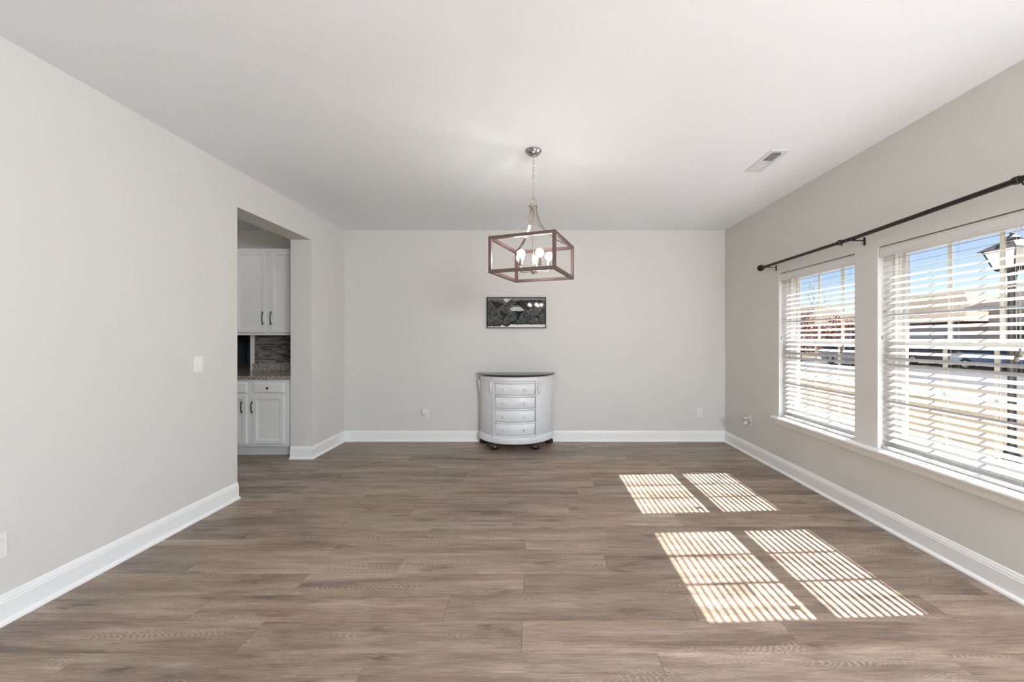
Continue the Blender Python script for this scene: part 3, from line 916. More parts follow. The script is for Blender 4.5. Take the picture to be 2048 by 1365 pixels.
for s_ in (-1, 1):
    xa, xb = sorted((s_ * 0.262, s_ * 0.4678))
    obj('side_panel', shell(xa, xb, 0.160, 0.815, -0.032, -0.006, 0.004, 16), M_CHEST, chest, smooth=True)
# breakfront: rails between drawers, posts at each side
for z0, z1 in ((0.168, 0.183), (0.324, 0.340), (0.482, 0.498), (0.641, 0.657), (0.798, 0.812)):
    obj('rail', shell(-0.246, 0.246, z0, z1, -0.032, 0.006, 0.003), M_CHEST, chest, smooth=True)
obj('plinth_block', shell(-0.262, 0.262, 0.0845, 0.160, 0.0, 0.022, 0.006), M_CHEST, chest, smooth=True)
obj('frieze_block', shell(-0.262, 0.262, 0.822, 0.868, -0.01, 0.010, 0.004), M_CHEST, chest, smooth=True)
for s_ in (-1, 1):
    xa, xb = sorted((s_ * 0.246, s_ * 0.262))
    obj('stile', shell(xa, xb, 0.160, 0.822, -0.032, 0.010, 0.002, 4), M_CHEST, chest, smooth=True)
for z0 in (0.187, 0.344, 0.502, 0.661):
    dr = obj('drawer', shell(-0.2415, 0.2415, z0, z0 + 0.133, -0.032, -0.006, 0.002), M_CHEST, chest, smooth=True)
    obj('drawer_panel', shell(-0.233, 0.233, z0 + 0.008, z0 + 0.125, -0.010, 0.002, 0.005), M_CHEST, dr, smooth=True)
    for kx in (-0.118, 0.118):
        t = t_of(kx)
        nrm = Vector((math.cos(t) / A, -math.sin(t) / B, 0)).normalized()
        p = Vector((chx + A * math.cos(t), chy - B * math.sin(t), z0 + 0.0665)) + nrm * 0.001
        obj('knob', MB().lathe([(0.014, 0), (0.015, 0.003), (0.007, 0.007), (0.007, 0.014), (0.015, 0.019), (0.019, 0.026), (0.017, 0.033), (0.009, 0.037), (0.0005, 0.038)], p, nrm, 16), M_CHEST, dr, smooth=True)
# carved corbels beside the drawers and at the wall
def corbel(x, gx):
    t = t_of(x)
    nrm = Vector((math.cos(t) / A, -math.sin(t) / B, 0)).normalized()
    tan = Vector((-nrm.y, nrm.x, 0))
    p = Vector((chx + A * math.cos(t), chy - B * math.sin(t), 0)) - nrm * 0.010
    m = MB()
    for z, w, d in ((0.800, 0.028, 0.026), (0.778, 0.024, 0.030), (0.757, 0.027, 0.022), (0.738, 0.021, 0.024), (0.718, 0.023, 0.018), (0.702, 0.017, 0.019), (0.686, 0.018, 0.014), (0.672, 0.012, 0.013)):
        bm = bmesh.new(); bmesh.ops.create_icosphere(bm, subdivisions=2, radius=1.0)
        for v in bm.verts:
            c = v.co.copy()
            gro = 1 + 0.12 * math.sin(c.x * 9)
            v.co = p + tan * (c.x * w * gx) + nrm * (c.y * d * gro * 1.1 + 0.010) + Vector((0, 0, z + c.z * 0.016))
        m.frombm(bm)
    for sgn in (-1, 1):
        m.tube([p + tan * (sgn * 0.022 * gx) + nrm * 0.02 + Vector((0, 0, 0.805)), p + tan * (sgn * 0.026 * gx) + nrm * 0.022 + Vector((0, 0, 0.77)), p + tan * (sgn * 0.012 * gx) + nrm * 0.018 + Vector((0, 0, 0.69)), p + nrm * 0.012 + Vector((0, 0, 0.655))], [0.006, 0.007, 0.005, 0.003], 8)
    return m
for x, gx in ((-0.290, 1.05), (0.290, 1.05), (-0.4655, 0.8), (0.4655, 0.8)):
    obj('carved_corbel', corbel(x, gx), M_CHEST, chest, smooth=True)
# bun feet with small toes
for fx, fy in ((-0.245, -0.33), (0.245, -0.33), (-0.42, -0.05), (0.42, -0.05)):
    c = Vector((chx + fx, chy + fy, 0))
    fo = obj('foot', MB().lathe([(0.018, 0.0), (0.030, 0.004), (0.038, 0.020), (0.040, 0.034), (0.036, 0.048), (0.026, 0.058), (0.024, 0.064), (0.032, 0.070), (0.034, 0.078), (0.030, 0.0845)], c, seg=24), M_FOOT, chest, smooth=True)
    for q in range(5):
        a = -PI / 2 + (q - 2) * 0.62
        m = MB(); m.tube([c + Vector((0.034 * math.cos(a), 0.034 * math.sin(a), 0.06)), c + Vector((0.043 * math.cos(a), 0.043 * math.sin(a), 0.036)), c + Vector((0.040 * math.cos(a), 0.040 * math.sin(a), 0.008))], [0.006, 0.009, 0.006], 8)
        obj('toe', m, M_FOOT, fo, smooth=True)

# ------------------------------------------------------------------ outlets and the light switch
def frame_of(face, c):
    """axes for a wall plate: (origin, right, out)"""
    return {'back': (Vector(c), Vector((1, 0, 0)), Vector((0, -1, 0))), 'left': (Vector(c), Vector((0, 1, 0)), Vector((1, 0, 0))),
            'right': (Vector(c), Vector((0, -1, 0)), Vector((-1, 0, 0)))}[face]
def wbox(F, u0, u1, d0, d1, z0, z1, bev=0.0):
    o, r, n = F
    m = MB().box(u0, u1, d0, d1, z0, z1, bev)
    m.v = [o + r * p.x + n * p.y + Vector((0, 0, p.z)) for p in m.v]
    return m
def outlet(face, c, label, mid=0.0):
    F = frame_of(face, c)
    root = thing('wall_outlet', label, 'outlet', c, 'white duplex outlets')
    obj('plate', wbox(F, -0.036, 0.036, 0.0005, 0.0065, -0.058, 0.058, 0.002), M_PLATE, root)
    for s in (-1, 1):
        q = obj('receptacle', wbox(F, -0.017, 0.017, 0.005, 0.009, s * 0.027 - 0.0165, s * 0.027 + 0.0165, 0.003), M_PLATE, root)
        for u in (-0.0065, 0.0065):
            obj('slot', wbox(F, u - 0.0014, u + 0.0014, 0.0085, 0.0094, s * 0.027 - 0.003, s * 0.027 + 0.009), M_SLOT, q)
        obj('slot', wbox(F, -0.0025, 0.0025, 0.0085, 0.0094, s * 0.027 - 0.012, s * 0.027 - 0.007), M_SLOT, q)
    return root, F
r_, F = outlet('back', (-1.421, YB, 0.362), 'white outlet with a plugged-in adapter, left of the chest')
ad = tag(obj('plug_adapter', wbox(F, -0.045, 0.026, 0.0095, 0.045, 0.004, 0.062, 0.005), M_PLATE, None, origin=(-1.421, YB, 0.366)), 'small white plug adapter in the outlet left of the chest', 'adapter')
outlet('back', (2.122, YB, 0.376), 'white outlet on the far wall near the right corner')
outlet('left', (XL, 1.728, 0.368), 'white outlet on the near left wall at the frame edge')
r_, F = outlet('right', (XR, 4.298, 0.389), 'white outlet holding the plug-in freshener, below the curtain rod end')
af = thing('air_freshener', 'grey plug-in air freshener in the outlet on the right wall', 'air freshener', (XR - 0.04, 4.298, 0.40))
bm_ = wbox(F, -0.024, 0.024, 0.0095, 0.022, -0.002, 0.052, 0.004)
obj('plug_body', bm_, M_PLATE, af)
c = F[0] + F[2] * 0.052 + Vector((0, 0, 0.018))
obj('shell', MB().lathe([(0.012, -0.034), (0.024, -0.030), (0.030, -0.016), (0.032, 0.004), (0.031, 0.022), (0.026, 0.031), (0.014, 0.034), (0.001, 0.0345)], c, seg=20), M_FRESH, af, smooth=True)
obj('bottle', MB().lathe([(0.012, -0.055), (0.016, -0.052), (0.017, -0.036), (0.012, -0.030)], c, seg=16), M_PLATE, af, smooth=True)
obj('dial', MB().lathe([(0.0325, -0.004), (0.0345, -0.003), (0.0345, 0.003), (0.0325, 0.004)], c, seg=20), M_SLOT, af, smooth=True)
Fs = frame_of('left', (XL, 2.763, 1.144))
sw = thing('light_switch', 'white toggle light switch plate beside the kitchen opening', 'light switch', (XL, 2.763, 1.144))
obj('plate', wbox(Fs, -0.036, 0.036, 0.0005, 0.0065, -0.059, 0.059, 0.002), M_PLATE, sw)
obj('toggle', wbox(Fs, -0.005, 0.005, 0.0065, 0.018, -0.002, 0.012, 0.001), M_PLATE, sw)
for z in (-0.030, 0.030):
    obj('screw', MB().lathe([(0.003, 0.0065), (0.003, 0.0078), (0.001, 0.008)], Fs[0] + Vector((0, 0, z)), Fs[2], 10), M_PLATE, sw)

# ------------------------------------------------------------------ kitchen seen through the opening
def rp_door(name, x0, x1, z0, z1, yf, parent, flat=False):
    """framed door whose face is at y = yf (towards the camera)"""
    m = MB()
    yb = yf + 0.019
    if flat:
        lv = [(0, yf + 0.008, 0), (0.012, yf, 0)]
    w = 0.052
    rings = [(0.0, yb), (0.0, yf + 0.006), (0.006, yf), (w - 0.010, yf), (w - 0.004, yf + 0.0035), (w, yf + 0.0035), (w + 0.004, yf + 0.009), (w + 0.012, yf + 0.0095), (w + 0.014, yf + 0.0105)]
    if flat: rings = [(0.0, yb), (0.0, yf + 0.008), (0.010, yf + 0.001), (0.014, yf)]
    for s, y in rings:
        m.v += [Vector((x0 + s, y, z0 + s)), Vector((x1 - s, y, z0 + s)), Vector((x1 - s, y, z1 - s)), Vector((x0 + s, y, z1 - s))]
    for r in range(len(rings) - 1):
        for i in range(4):
            m.f.append((r * 4 + i, r * 4 + (i + 1) % 4, (r + 1) * 4 + (i + 1) % 4, (r + 1) * 4 + i))
    m.f.append((0, 3, 2, 1)); k = (len(rings) - 1) * 4; m.f.append((k, k + 1, k + 2, k + 3))
    return obj(name, m, M_CAB, parent)
def bar_pull(x, zc, yf, ln, parent):
    m = MB()
    h = ln / 2
    m.tube([(x, yf - 0.018, zc - h), (x, yf - 0.026, zc - h * 0.5), (x, yf - 0.029, zc), (x, yf - 0.026, zc + h * 0.5), (x, yf - 0.018, zc + h)], [0.0055, 0.005, 0.005, 0.005, 0.0055], 8)
    for s in (-1, 1): m.tube([(x, yf - 0.001, zc + s * h * 0.72), (x, yf - 0.024, zc + s * h * 0.72)], 0.004, 8)
    return obj('handle', m, M_PULL, parent, smooth=True)
# base cabinets: two units
YBF = 4.225
def base_cab(x0, x1, label, doors, group=None):
    c = thing('base_cabinet', label, 'cabinet', ((x0 + x1) / 2, 4.5, 0), 'white base cabinets')
    obj('body', MB().box(x0, x1, YBF, YB - 0.002, 0.118, 0.872), M_CAB, c)
    obj('toe_kick', MB().box(x0, x1, YBF + 0.075, YBF + 0.09, 0.001, 0.118), M_KICK, c)
    for (a, b, side) in doors:
        d = rp_door('drawer', a, b, 0.722, 0.842, YBF - 0.020, c, True)
        kx = (a + b) / 2
        obj('knob', MB().lathe([(0.006, 0), (0.005, 0.008), (0.012, 0.013), (0.014, 0.018), (0.010, 0.023), (0.001, 0.024)], (kx, YBF - 0.020, 0.777), (0, -1, 0), 14), M_PULL, d, smooth=True)
        d = rp_door('door', a, b, 0.150, 0.698, YBF - 0.020, c)
        bar_pull(a + 0.006 if side < 0 else b - 0.040, 0.565, YBF - 0.020, 0.135, d)
    return c
base_cab(-3.2145, XLK - 0.004, 'white base cabinet at the jamb, with whole drawer and door in view', [(-3.181, -2.828, -1)])
base_cab(-4.05, -3.2155, 'white base cabinet mostly hidden behind the near wall edge', [(-3.62, -3.248, 1), (-4.02, -3.65, -1)])
ct = tag(obj('countertop', MB().box(-4.2, XLK - 0.003, YBF - 0.030, YB - 0.002, 0.8735, 0.914, 0.004), M_GRAN, None), 'speckled granite countertop on the white base cabinets', 'countertop')
tag(obj('granite_upstand', MB().box(-3.668, XLK - 0.003, YB - 0.022, YB - 0.001, 0.9145, 1.012, 0.002), M_GRAN, None), 'low granite strip behind the countertop', 'backsplash')
# upper cabinets
YUF = 4.50
def upper_cab(x0, x1, label, a, b, hx):
    c = thing('upper_cabinet', label, 'cabinet', ((x0 + x1) / 2, 4.7, 1.375), 'white upper cabinets')
    obj('body', MB().box(x0, x1, YUF, YB - 0.002, 1.375, 2.412), M_CAB, c)
    d = rp_door('door', a, b, 1.402, 2.385, YUF - 0.020, c)
    bar_pull(hx, 1.575, YUF - 0.020, 0.165, d)
    return c
upper_cab(-3.65, -3.2005, 'white upper cabinet on the left with a whole raised door', -3.600, -3.228, -3.254)
upper_cab(-3.1995, XLK - 0.004, 'white upper cabinet on the right, partly behind the jamb', -3.174, -2.765, -3.156)
# mosaic backsplash
bs = thing('mosaic_backsplash', 'grey and brown stone strip mosaic behind the counter', 'backsplash', (-3.2, YB, 1.012))
obj('grout', MB().box(-3.645, -2.93, YB - 0.006, YB - 0.001, 1.013, 1.374), mat('grey_grout', rgb(112, 106, 100), 0.8, var=0.15, vscale=40), bs)
tcols = [(128, 122, 117), (114, 109, 105), (104, 98, 94), (136, 130, 125), (92, 84, 78), (70, 64, 60), (112, 101, 94), (122, 114, 108), (60, 55, 52), (118, 112, 108)]
tl = {}
rg = random.Random(5)
zt, cnt = 1.0145, 0
while zt < 1.372 and cnt < 290:
    hh = 0.0155
    x = -3.645 - rg.uniform(0, 0.08)
    while x < -2.93:
        ln = rg.choice((0.05, 0.075, 0.10, 0.125))
        a, b = max(x, -3.645), min(x + ln, -2.93)
        if b - a > 0.012:
            key = round(b - a, 3)
            if key not in tl:
                me = bpy.data.meshes.new('tile')
                mm = MB().box(-key / 2 + 0.0008, key / 2 - 0.0008, -0.006, 0, -hh / 2 + 0.0008, hh / 2 - 0.0008)
                me.from_pydata([tuple(p) for p in mm.v], [], mm.f); me.materials.append(M_TILE); tl[key] = me
            o = bpy.data.objects.new('tile', tl[key]); COL.objects.link(o); o.parent = bs
            o.location = Vector(((a + b) / 2, YB - 0.006 - rg.uniform(0, 0.0015), zt + hh / 2)) - wpos(bs)
            o.color = rgb(*rg.choice(tcols)); cnt += 1
        x += ln
    zt += hh

# ------------------------------------------------------------------ unseen glass doors added behind the camera for daylight
gd = struct(thing('door_1', 'wide white framed glass doors added behind the camera for daylight', 'door', (0, YF - 0.08, 0)))
fr = MB()
fr.box(DX0, DX0 + 0.05, YF - 0.13, YF - 0.02, 0, DZ); fr.box(DX1 - 0.05, DX1, YF - 0.13, YF - 0.02, 0, DZ)
fr.box(DX0 + 0.05, DX1 - 0.05, YF - 0.13, YF - 0.02, DZ - 0.05, DZ); fr.box(DX0 + 0.05, DX1 - 0.05, YF - 0.13, YF - 0.02, 0, 0.03)
obj('frame', fr, M_VINYL, gd)
for k in range(4):
    a = DX0 + 0.05 + k * 1.075; b = a + 1.075
    leaf = MB(); y0, y1 = YF - 0.095, YF - 0.055
    leaf.box(a, a + 0.05, y0, y1, 0.03, DZ - 0.05); leaf.box(b - 0.05, b, y0, y1, 0.03, DZ - 0.05)
    leaf.box(a + 0.05, b - 0.05, y0, y1, 0.03, 0.11); leaf.box(a + 0.05, b - 0.05, y0, y1, DZ - 0.12, DZ - 0.05)
    lo = obj('door_leaf', leaf, M_VINYL, gd)
    obj('pane', MB().box(a + 0.05, b - 0.05, YF - 0.078, YF - 0.072, 0.11, DZ - 0.12), M_GLASS, lo)

# unseen fill globes added behind the camera to brighten the room
M_FILL_GLOBE = mat('fill_globe_opal', (0.9, 0.9, 0.9, 1), 0.3, emit=(0.82, 0.905, 0.985, 1), estr=FILL_GLOBE)
for lab, gx, gy in (('large opal globe added as fill light behind the camera, beside the bare window', 2.05, -1.35), ('large opal globe added as fill light behind the camera, near the glass doors', 2.0, -2.2)):
    gl = thing('fill_light', lab, 'fill light', (gx, gy, H), 'added fill globes')
    obj('canopy', MB().lathe([(0.09, H - 0.0005), (0.09, H - 0.015), (0.03, H - 0.03), (0.012, H - 0.04), (0.012, H - 0.50), (0.06, H - 0.51), (0.06, H - 0.53)], (gx, gy, 0), seg=24), M_NICKEL, gl, smooth=True)
    obj('globe', MB().lathe([(max(0.33 * math.sin(PI * q / 16), 0.0005), H - 0.84 - 0.33 * math.cos(PI * q / 16)) for q in range(17)], (gx, gy, 0), seg=32), M_FILL_GLOBE, gl, smooth=True)

kl = thing('fill_light', 'opal dome added as fill light in the kitchen', 'fill light', (-4.7, 3.1, H))  # unseen dome added to brighten the kitchen cabinets
obj('canopy', MB().lathe([(0.17, H - 0.0005), (0.17, H - 0.02), (0.155, H - 0.025)], (-4.7, 3.1, 0), seg=28), M_NICKEL, kl, smooth=True)
obj('dome', MB().lathe([(0.15, H - 0.025), (0.145, H - 0.05), (0.12, H - 0.075), (0.07, H - 0.095), (0.0005, H - 0.10)], (-4.7, 3.1, 0), seg=28),
    mat('fill_dome_opal', (0.9, 0.9, 0.9, 1), 0.3, emit=(1.0, 0.98, 0.95, 1), estr=46), kl, smooth=True)

# light portals: guide the renderer to the sky through the glazed openings
def portal(name, loc, rot, sx, sz):
    d = bpy.data.lights.new(name, 'AREA'); d.shape = 'RECTANGLE'; d.size = sx; d.size_y = sz
    d.cycles.is_portal = True
    o = bpy.data.objects.new(name, d); COL.objects.link(o); o.location = loc; o.rotation_euler = rot
portal('portal_doors', (0, YF - 0.14, DZ / 2), (PI / 2, 0, 0), DX1 - DX0, DZ)
for q, (a, b) in enumerate(WIN):
    portal('portal_window_%d' % q, (XO + 0.002, (a + b) / 2, (WZ0 + WZ1) / 2), (0, PI / 2, 0), WZ1 - WZ0, b - a)

for q, (a, b) in enumerate(WIN2):
    portal('portal_side_%d' % q, (XO + 0.002, (a + b) / 2, (W2Z0 + W2Z1) / 2), (0, PI / 2, 0), W2Z1 - W2Z0, b - a)
# ------------------------------------------------------------------ outdoors beyond the glass
GZ = -0.40
def ground_mat(name, stops, scale, rough=0.9):
    m = bpy.data.materials.new(name); m.use_nodes = True
    n, l = m.node_tree.nodes, m.node_tree.links
    b = n['Principled BSDF']
    tc = n.new('ShaderNodeTexCoord')
    t = n.new('ShaderNodeTexNoise'); t.inputs['Scale'].default_value = scale; t.inputs['Detail'].default_value = 8; t.inputs['Roughness'].default_value = 0.65
    l.new(tc.outputs['Object'], t.inputs['Vector'])
    r = n.new('ShaderNodeValToRGB'); e_ = r.color_ramp.elements
    e_[0].position, e_[0].color = stops[0]; e_[1].position, e_[1].color = stops[-1]
    for p, c in stops[1:-1]:
        x = e_.new(p); x.color = c
    l.new(t.outputs[0], r.inputs[0]); l.new(r.outputs[0], b.inputs['Base Color'])
    b.inputs['Roughness'].default_value = rough
    b.inputs['Specular IOR Level'].default_value = 0.1
    return m
M_LAWN = ground_mat('dormant_lawn', [(0.30, rgb(40, 44, 22)), (0.45, rgb(62, 52, 35)), (0.60, rgb(72, 61, 42)), (0.75, rgb(54, 54, 28))], 0.9)
M_PAVE = ground_mat('pale_concrete', [(0.3, rgb(88, 84, 79)), (0.7, rgb(104, 99, 94))], 3)
M_ROAD = ground_mat('grey_asphalt', [(0.3, rgb(42, 42, 45)), (0.7, rgb(54, 54, 57))], 2)
M_ROOF = ground_mat('brown_shingle', [(0.3, rgb(72, 64, 53)), (0.5, rgb(86, 76, 63)), (0.7, rgb(102, 91, 76))], 7)
M_ROOF2 = ground_mat('dark_brown_shingle', [(0.3, rgb(62, 54, 45)), (0.7, rgb(82, 72, 61))], 7)
M_TAN = ground_mat('tan_siding', [(0.3, rgb(190, 174, 150)), (0.7, rgb(206, 192, 170))], 4)
M_GREYS = ground_mat('grey_siding', [(0.3, rgb(186, 188, 194)), (0.7, rgb(204, 206, 210))], 4)
M_HTRIM = mat('house_white_trim', (0.70, 0.70, 0.69, 1), 0.5, var=0.05)
M_HGLASS = mat('dark_house_window', rgb(38, 42, 50), 0.08, var=0.2)
def brick_mat():
    m = bpy.data.materials.new('pinkish_brick'); m.use_nodes = True
    n, l = m.node_tree.nodes, m.node_tree.links
    b = n['Principled BSDF']
    tc = n.new('ShaderNodeTexCoord'); mp = n.new('ShaderNodeMapping'); mp.inputs['Rotation'].default_value = (0, PI / 2, 0)
    t = n.new('ShaderNodeTexBrick'); t.inputs['Scale'].default_value = 2.2
    t.inputs['Color1'].default_value = rgb(190, 140, 126); t.inputs['Color2'].default_value = rgb(206, 164, 148); t.inputs['Mortar'].default_value = rgb(205, 197, 186)
    l.new(tc.outputs['Object'], mp.inputs[0]); l.new(mp.outputs[0], t.inputs['Vector']); l.new(t.outputs[0], b.inputs['Base Color'])
    b.inputs['Roughness'].default_value = 0.9
    return m
M_BRICK = brick_mat()
M_BARK = mat('grey_bark', rgb(92, 78, 66), 0.9, var=0.2, vscale=6)
M_RUST = mat('rust_red_leaves', rgb(150, 84, 48), 0.8, var=0.45, vscale=2.5)
M_GRN = mat('olive_leaves', rgb(84, 84, 50), 0.8, var=0.4, vscale=2.5)
M_LAMP = mat('black_lamp_post', rgb(46, 44, 44), 0.45, var=0.1)
M_FROST = mat('frosted_lantern_glass', (0.82, 0.80, 0.74, 1), 0.3, var=0.05)
M_ASPH = mat('tyre_rubber', rgb(30, 30, 32), 0.8, var=0.1)

# ground: lawn, walk, street, far lawns
def gslab(name, x0, x1, z0, z1, m, label, y0=-60, y1=110):
    return struct(obj(name, MB().box(x0, x1, y0, y1, z0, z1), m), label)
struct(obj('ground', MB().box(-70, 140, -90, 150, GZ - 0.4, GZ - 0.05), M_LAWN), 'grassy ground around the house')
gslab('lawn', 2.9, 12.0, GZ - 0.06, GZ, M_LAWN, 'tan winter lawn outside the windows')
gslab('sidewalk', 12.0, 13.3, GZ - 0.06, GZ + 0.02, M_PAVE, 'pale concrete sidewalk')
gslab('lawn_strip', 13.3, 14.8, GZ - 0.06, GZ, M_LAWN, 'grass strip beside the street')
gslab('street', 14.8, 22.4, GZ - 0.06, GZ - 0.02, M_ROAD, 'grey street beyond the lawn')
gslab('far_lawn', 22.4, 60, GZ - 0.06, GZ, M_LAWN, 'lawns across the street')
for y0, y1 in ((17.5, 22.5), (31.0, 34.6), (48, 52)):
    struct(obj('driveway', MB().box(22.4, 33.9, y0, y1, GZ, GZ + 0.015), M_PAVE), 'concrete driveway across the street')

def house(label, x0, x1, y0, y1, eave, ridge, wallm, roofm, garage=None, wins=(), wing=None, over=0.5):
    c = thing('house', label, 'house', ((x0 + x1) / 2, (y0 + y1) / 2, GZ), 'houses across the street')
    obj('wall', MB().box(x0, x1, y0, y1, GZ, eave), wallm, c)
    def hip(a, b, p, q, ze, zr):
        a -= over; b += over; p -= over; q += over
        m = MB()
        xm = (a + b) / 2; ins = min((b - a) / 2, (q - p) / 2 - 0.3)
        vs_ = [(a, p, ze), (b, p, ze), (b, q, ze), (a, q, ze), (xm, p + ins, zr), (xm, q - ins, zr),
               (a, p, ze - 0.22), (b, p, ze - 0.22), (b, q, ze - 0.22), (a, q, ze - 0.22)]
        return m.add(vs_, [(0, 1, 4), (1, 2, 5, 4), (2, 3, 5), (3, 0, 4, 5), (0, 6, 7, 1), (1, 7, 8, 2), (2, 8, 9, 3), (3, 9, 6, 0), (6, 9, 8, 7)])
    obj('roof', hip(x0, x1, y0, y1, eave + 0.1, ridge), roofm, c)
    fas = MB()
    fas.box(x0 - over - 0.03, x0 - over + 0.02, y0 - over, y1 + over, eave - 0.14, eave + 0.09)
    obj('fascia', fas, M_HTRIM, c)
    if wing:
        a, b, p, q, ze, zr = wing
        obj('wing_wall', MB().box(a, b, p, q, GZ, ze), M_GREYS, c)
        obj('wing_roof', hip(a, b, p, q, ze + 0.1, zr), roofm, c)
    if garage:
        xg, p, q, zt = garage
        gdo = obj('garage_door', MB().box(xg - 0.06, xg + 0.02, p, q, GZ + 0.02, zt), M_GREYS, c)
        for r in range(4):
            zz = GZ + 0.02 + (zt - GZ) * (r + 0.5) / 4
            obj('door_panel', MB().box(xg - 0.085, xg - 0.05, p + 0.12, q - 0.12, zz - 0.2, zz + 0.2), M_HTRIM, gdo)
    for (xw, p, q, a, b) in wins:
        w = obj('window_frame', panel_with_holes([p - 0.09, p, (p + q) / 2 - 0.03, (p + q) / 2 + 0.03, q, q + 0.09], [a - 0.09, a, b, b + 0.09],
                [(p, (p + q) / 2 - 0.03, a, b), ((p + q) / 2 + 0.03, q, a, b)], xw - 0.08, xw + 0.01, 'x'), M_HTRIM, c)
        obj('pane', MB().box(xw - 0.03, xw - 0.005, p, q, a, b), M_HGLASS, w)
    return c
house('brick house with brown hip roof, seen in the near window', 35, 46, 30.0, 44.5, 2.75, 5.9, M_BRICK, M_ROOF,
      garage=(32.5, 29.6, 33.6, 1.9), wins=((35, 39.5, 41.5, 0.5, 2.1),), wing=(32.5, 40, 28.6, 34.6, 2.55, 4.35))
house('tan house with dark roof at the right of the near window', 28, 40, 6.0, 23.2, 3.2, 7.2, M_TAN, M_ROOF2,
      garage=(28, 15.4, 19.8, 1.9), wins=((28, 20.6, 22.2, 0.5, 2.2), (28, 9, 11, 0.5, 2.2)), over=0.7)
house('low house with olive brown roof, seen in the far window', 35, 46, 48.5, 68, 3.0, 6.1, M_BRICK, M_ROOF2,
      garage=(35, 60, 64.5, 1.9), wins=((35, 50, 52, 0.5, 2.1), (35, 55, 57, 0.5, 2.1)))

# trees and shrubs
def bare_tree(label, x, y, h, seed, spread=0.5, r0=0.09, leafm=None):
    rg = random.Random(seed)
    c = thing('bare_tree', label, 'tree', (x, y, GZ), 'trees across the street')
    trunk, twig = MB(), MB()
    tips = []
    def grow(p, d, ln, r, lv):
        pts = [p]
        for k in range(3):
            d = (d + Vector((rg.uniform(-1, 1), rg.uniform(-1, 1), rg.uniform(-0.2, 0.5))) * 0.13).normalized()
            pts.append(pts[-1] + d * ln / 3)
        (trunk if lv < 2 else twig).tube(pts, [r, r * 0.88, r * 0.76, r * 0.62], 5)
        if lv >= 4:
            tips.append(pts[-1]); return
        for k in range(3 if lv else 4):
            a = rg.uniform(0, 2 * PI)
            nd = (d + Vector((math.cos(a), math.sin(a), rg.uniform(0, 0.5))) * rg.uniform(spread, spread * 1.7)).normalized()
            grow(pts[rg.choice((2, 3, 3))], nd, ln * rg.uniform(0.58, 0.78), r * 0.55, lv + 1)
    grow(Vector((x, y, GZ)), Vector((0, 0, 1)), h * 0.34, r0, 0)
    obj('trunk', trunk, M_BARK, c); obj('branches', twig, M_BARK, c)
    if leafm:
        lf = MB()
        for t in tips:
            for k in range(12):
                q = t + Vector((rg.gauss(0, 0.16), rg.gauss(0, 0.16), rg.gauss(0, 0.16))) * h * 0.28
                u = Vector((rg.uniform(-1, 1), rg.uniform(-1, 1), rg.uniform(-1, 1))).normalized() * 0.09
                w = Vector((rg.uniform(-1, 1), rg.uniform(-1, 1), rg.uniform(-1, 1))).normalized() * 0.06
                lf.add([q - u, q + w, q + u, q - w], [(0, 1, 2, 3)])
        obj('foliage', lf, leafm, c)
    return c
bare_tree('leafless tree with thin branches, seen in the far window', 19.5, 27.6, 6.3, 3, 0.55, 0.07)
bare_tree('rust-leaved tree, left in the far window', 24.5, 35.0, 4.2, 5, 0.6, 0.07, M_RUST)
bare_tree('rust-leaved tree, right in the far window', 24.5, 31.0, 3.7, 6, 0.6, 0.07, M_RUST)
bare_tree('leafless young tree before the brick house', 27.5, 28.6, 4.4, 9, 0.5, 0.05)
def shrub(label, x, y, r, h, m, seed):
    rg = random.Random(seed)
    c = thing('shrub', label, 'shrub', (x, y, GZ), 'shrubs by the houses')
    lf = MB()
    for k in range(900):
        d = Vector((rg.gauss(0, 1), rg.gauss(0, 1), rg.gauss(0, 1))).normalized() * (rg.random() ** 0.35)
        q = Vector((x + d.x * r, y + d.y * r, GZ + h * 0.5 + d.z * h * 0.5))
        u = Vector((rg.uniform(-1, 1), rg.uniform(-1, 1), rg.uniform(-1, 1))).normalized() * 0.10
        w = Vector((rg.uniform(-1, 1), rg.uniform(-1, 1), rg.uniform(-1, 1))).normalized() * 0.06
        lf.add([q - u, q + w, q + u, q - w], [(0, 1, 2, 3)])
    obj('foliage', lf, m, c)
    obj('stem', MB().tube([(x, y, GZ), (x + 0.05, y, GZ + h * 0.5)], 0.04, 6), M_BARK, c)
for lab, x, y, r, h, m in (('olive shrub at the brick house front', 33.6, 38.6, 0.8, 1.3, M_GRN), ('rust shrub beside the brick house', 33.6, 42.5, 0.9, 1.5, M_RUST),
                           ('olive shrub before the tan house window', 27.0, 21.4, 0.8, 1.2, M_GRN), ('wide olive hedge before the low house', 33.0, 50.5, 1.8, 1.6, M_GRN),
                           ('rust hedge before the low house', 32.5, 45.5, 1.7, 2.2, M_RUST)):
    shrub(lab, x, y, r, h, m, int(x * 7 + y))

# lamp post out on the lawn
lx, ly, K = 5.84, 4.60, 1.50
lp = thing('lamp_post', 'black lamp post with frosted lantern on the lawn outside the near window', 'lamp post', (lx, ly, GZ))
LZ = 2.17                          # underside of the lantern
obj('post', MB().lathe([(0.08, GZ), (0.08, GZ + 0.3), (0.06, GZ + 0.36), (0.038, GZ + 0.44), (0.036, LZ - 0.09), (0.046, LZ - 0.06), (0.046, LZ - 0.02), (0.033, LZ)], (lx, ly, 0), seg=16), M_LAMP, lp, smooth=True)
def frust(r0, r1, z0, z1, m=None, n=4, rot=PI / 4):
    m = m or MB()
    o = [(lx + K * r * math.cos(rot + 2 * PI * k / n), ly + K * r * math.sin(rot + 2 * PI * k / n), z) for r, z in ((r0, LZ + K * z0), (r1, LZ + K * z1)) for k in range(n)]
    return m.add(o, [tuple(range(n))[::-1], tuple(range(n, 2 * n))] + [(k, (k + 1) % n, n + (k + 1) % n, n + k) for k in range(n)])
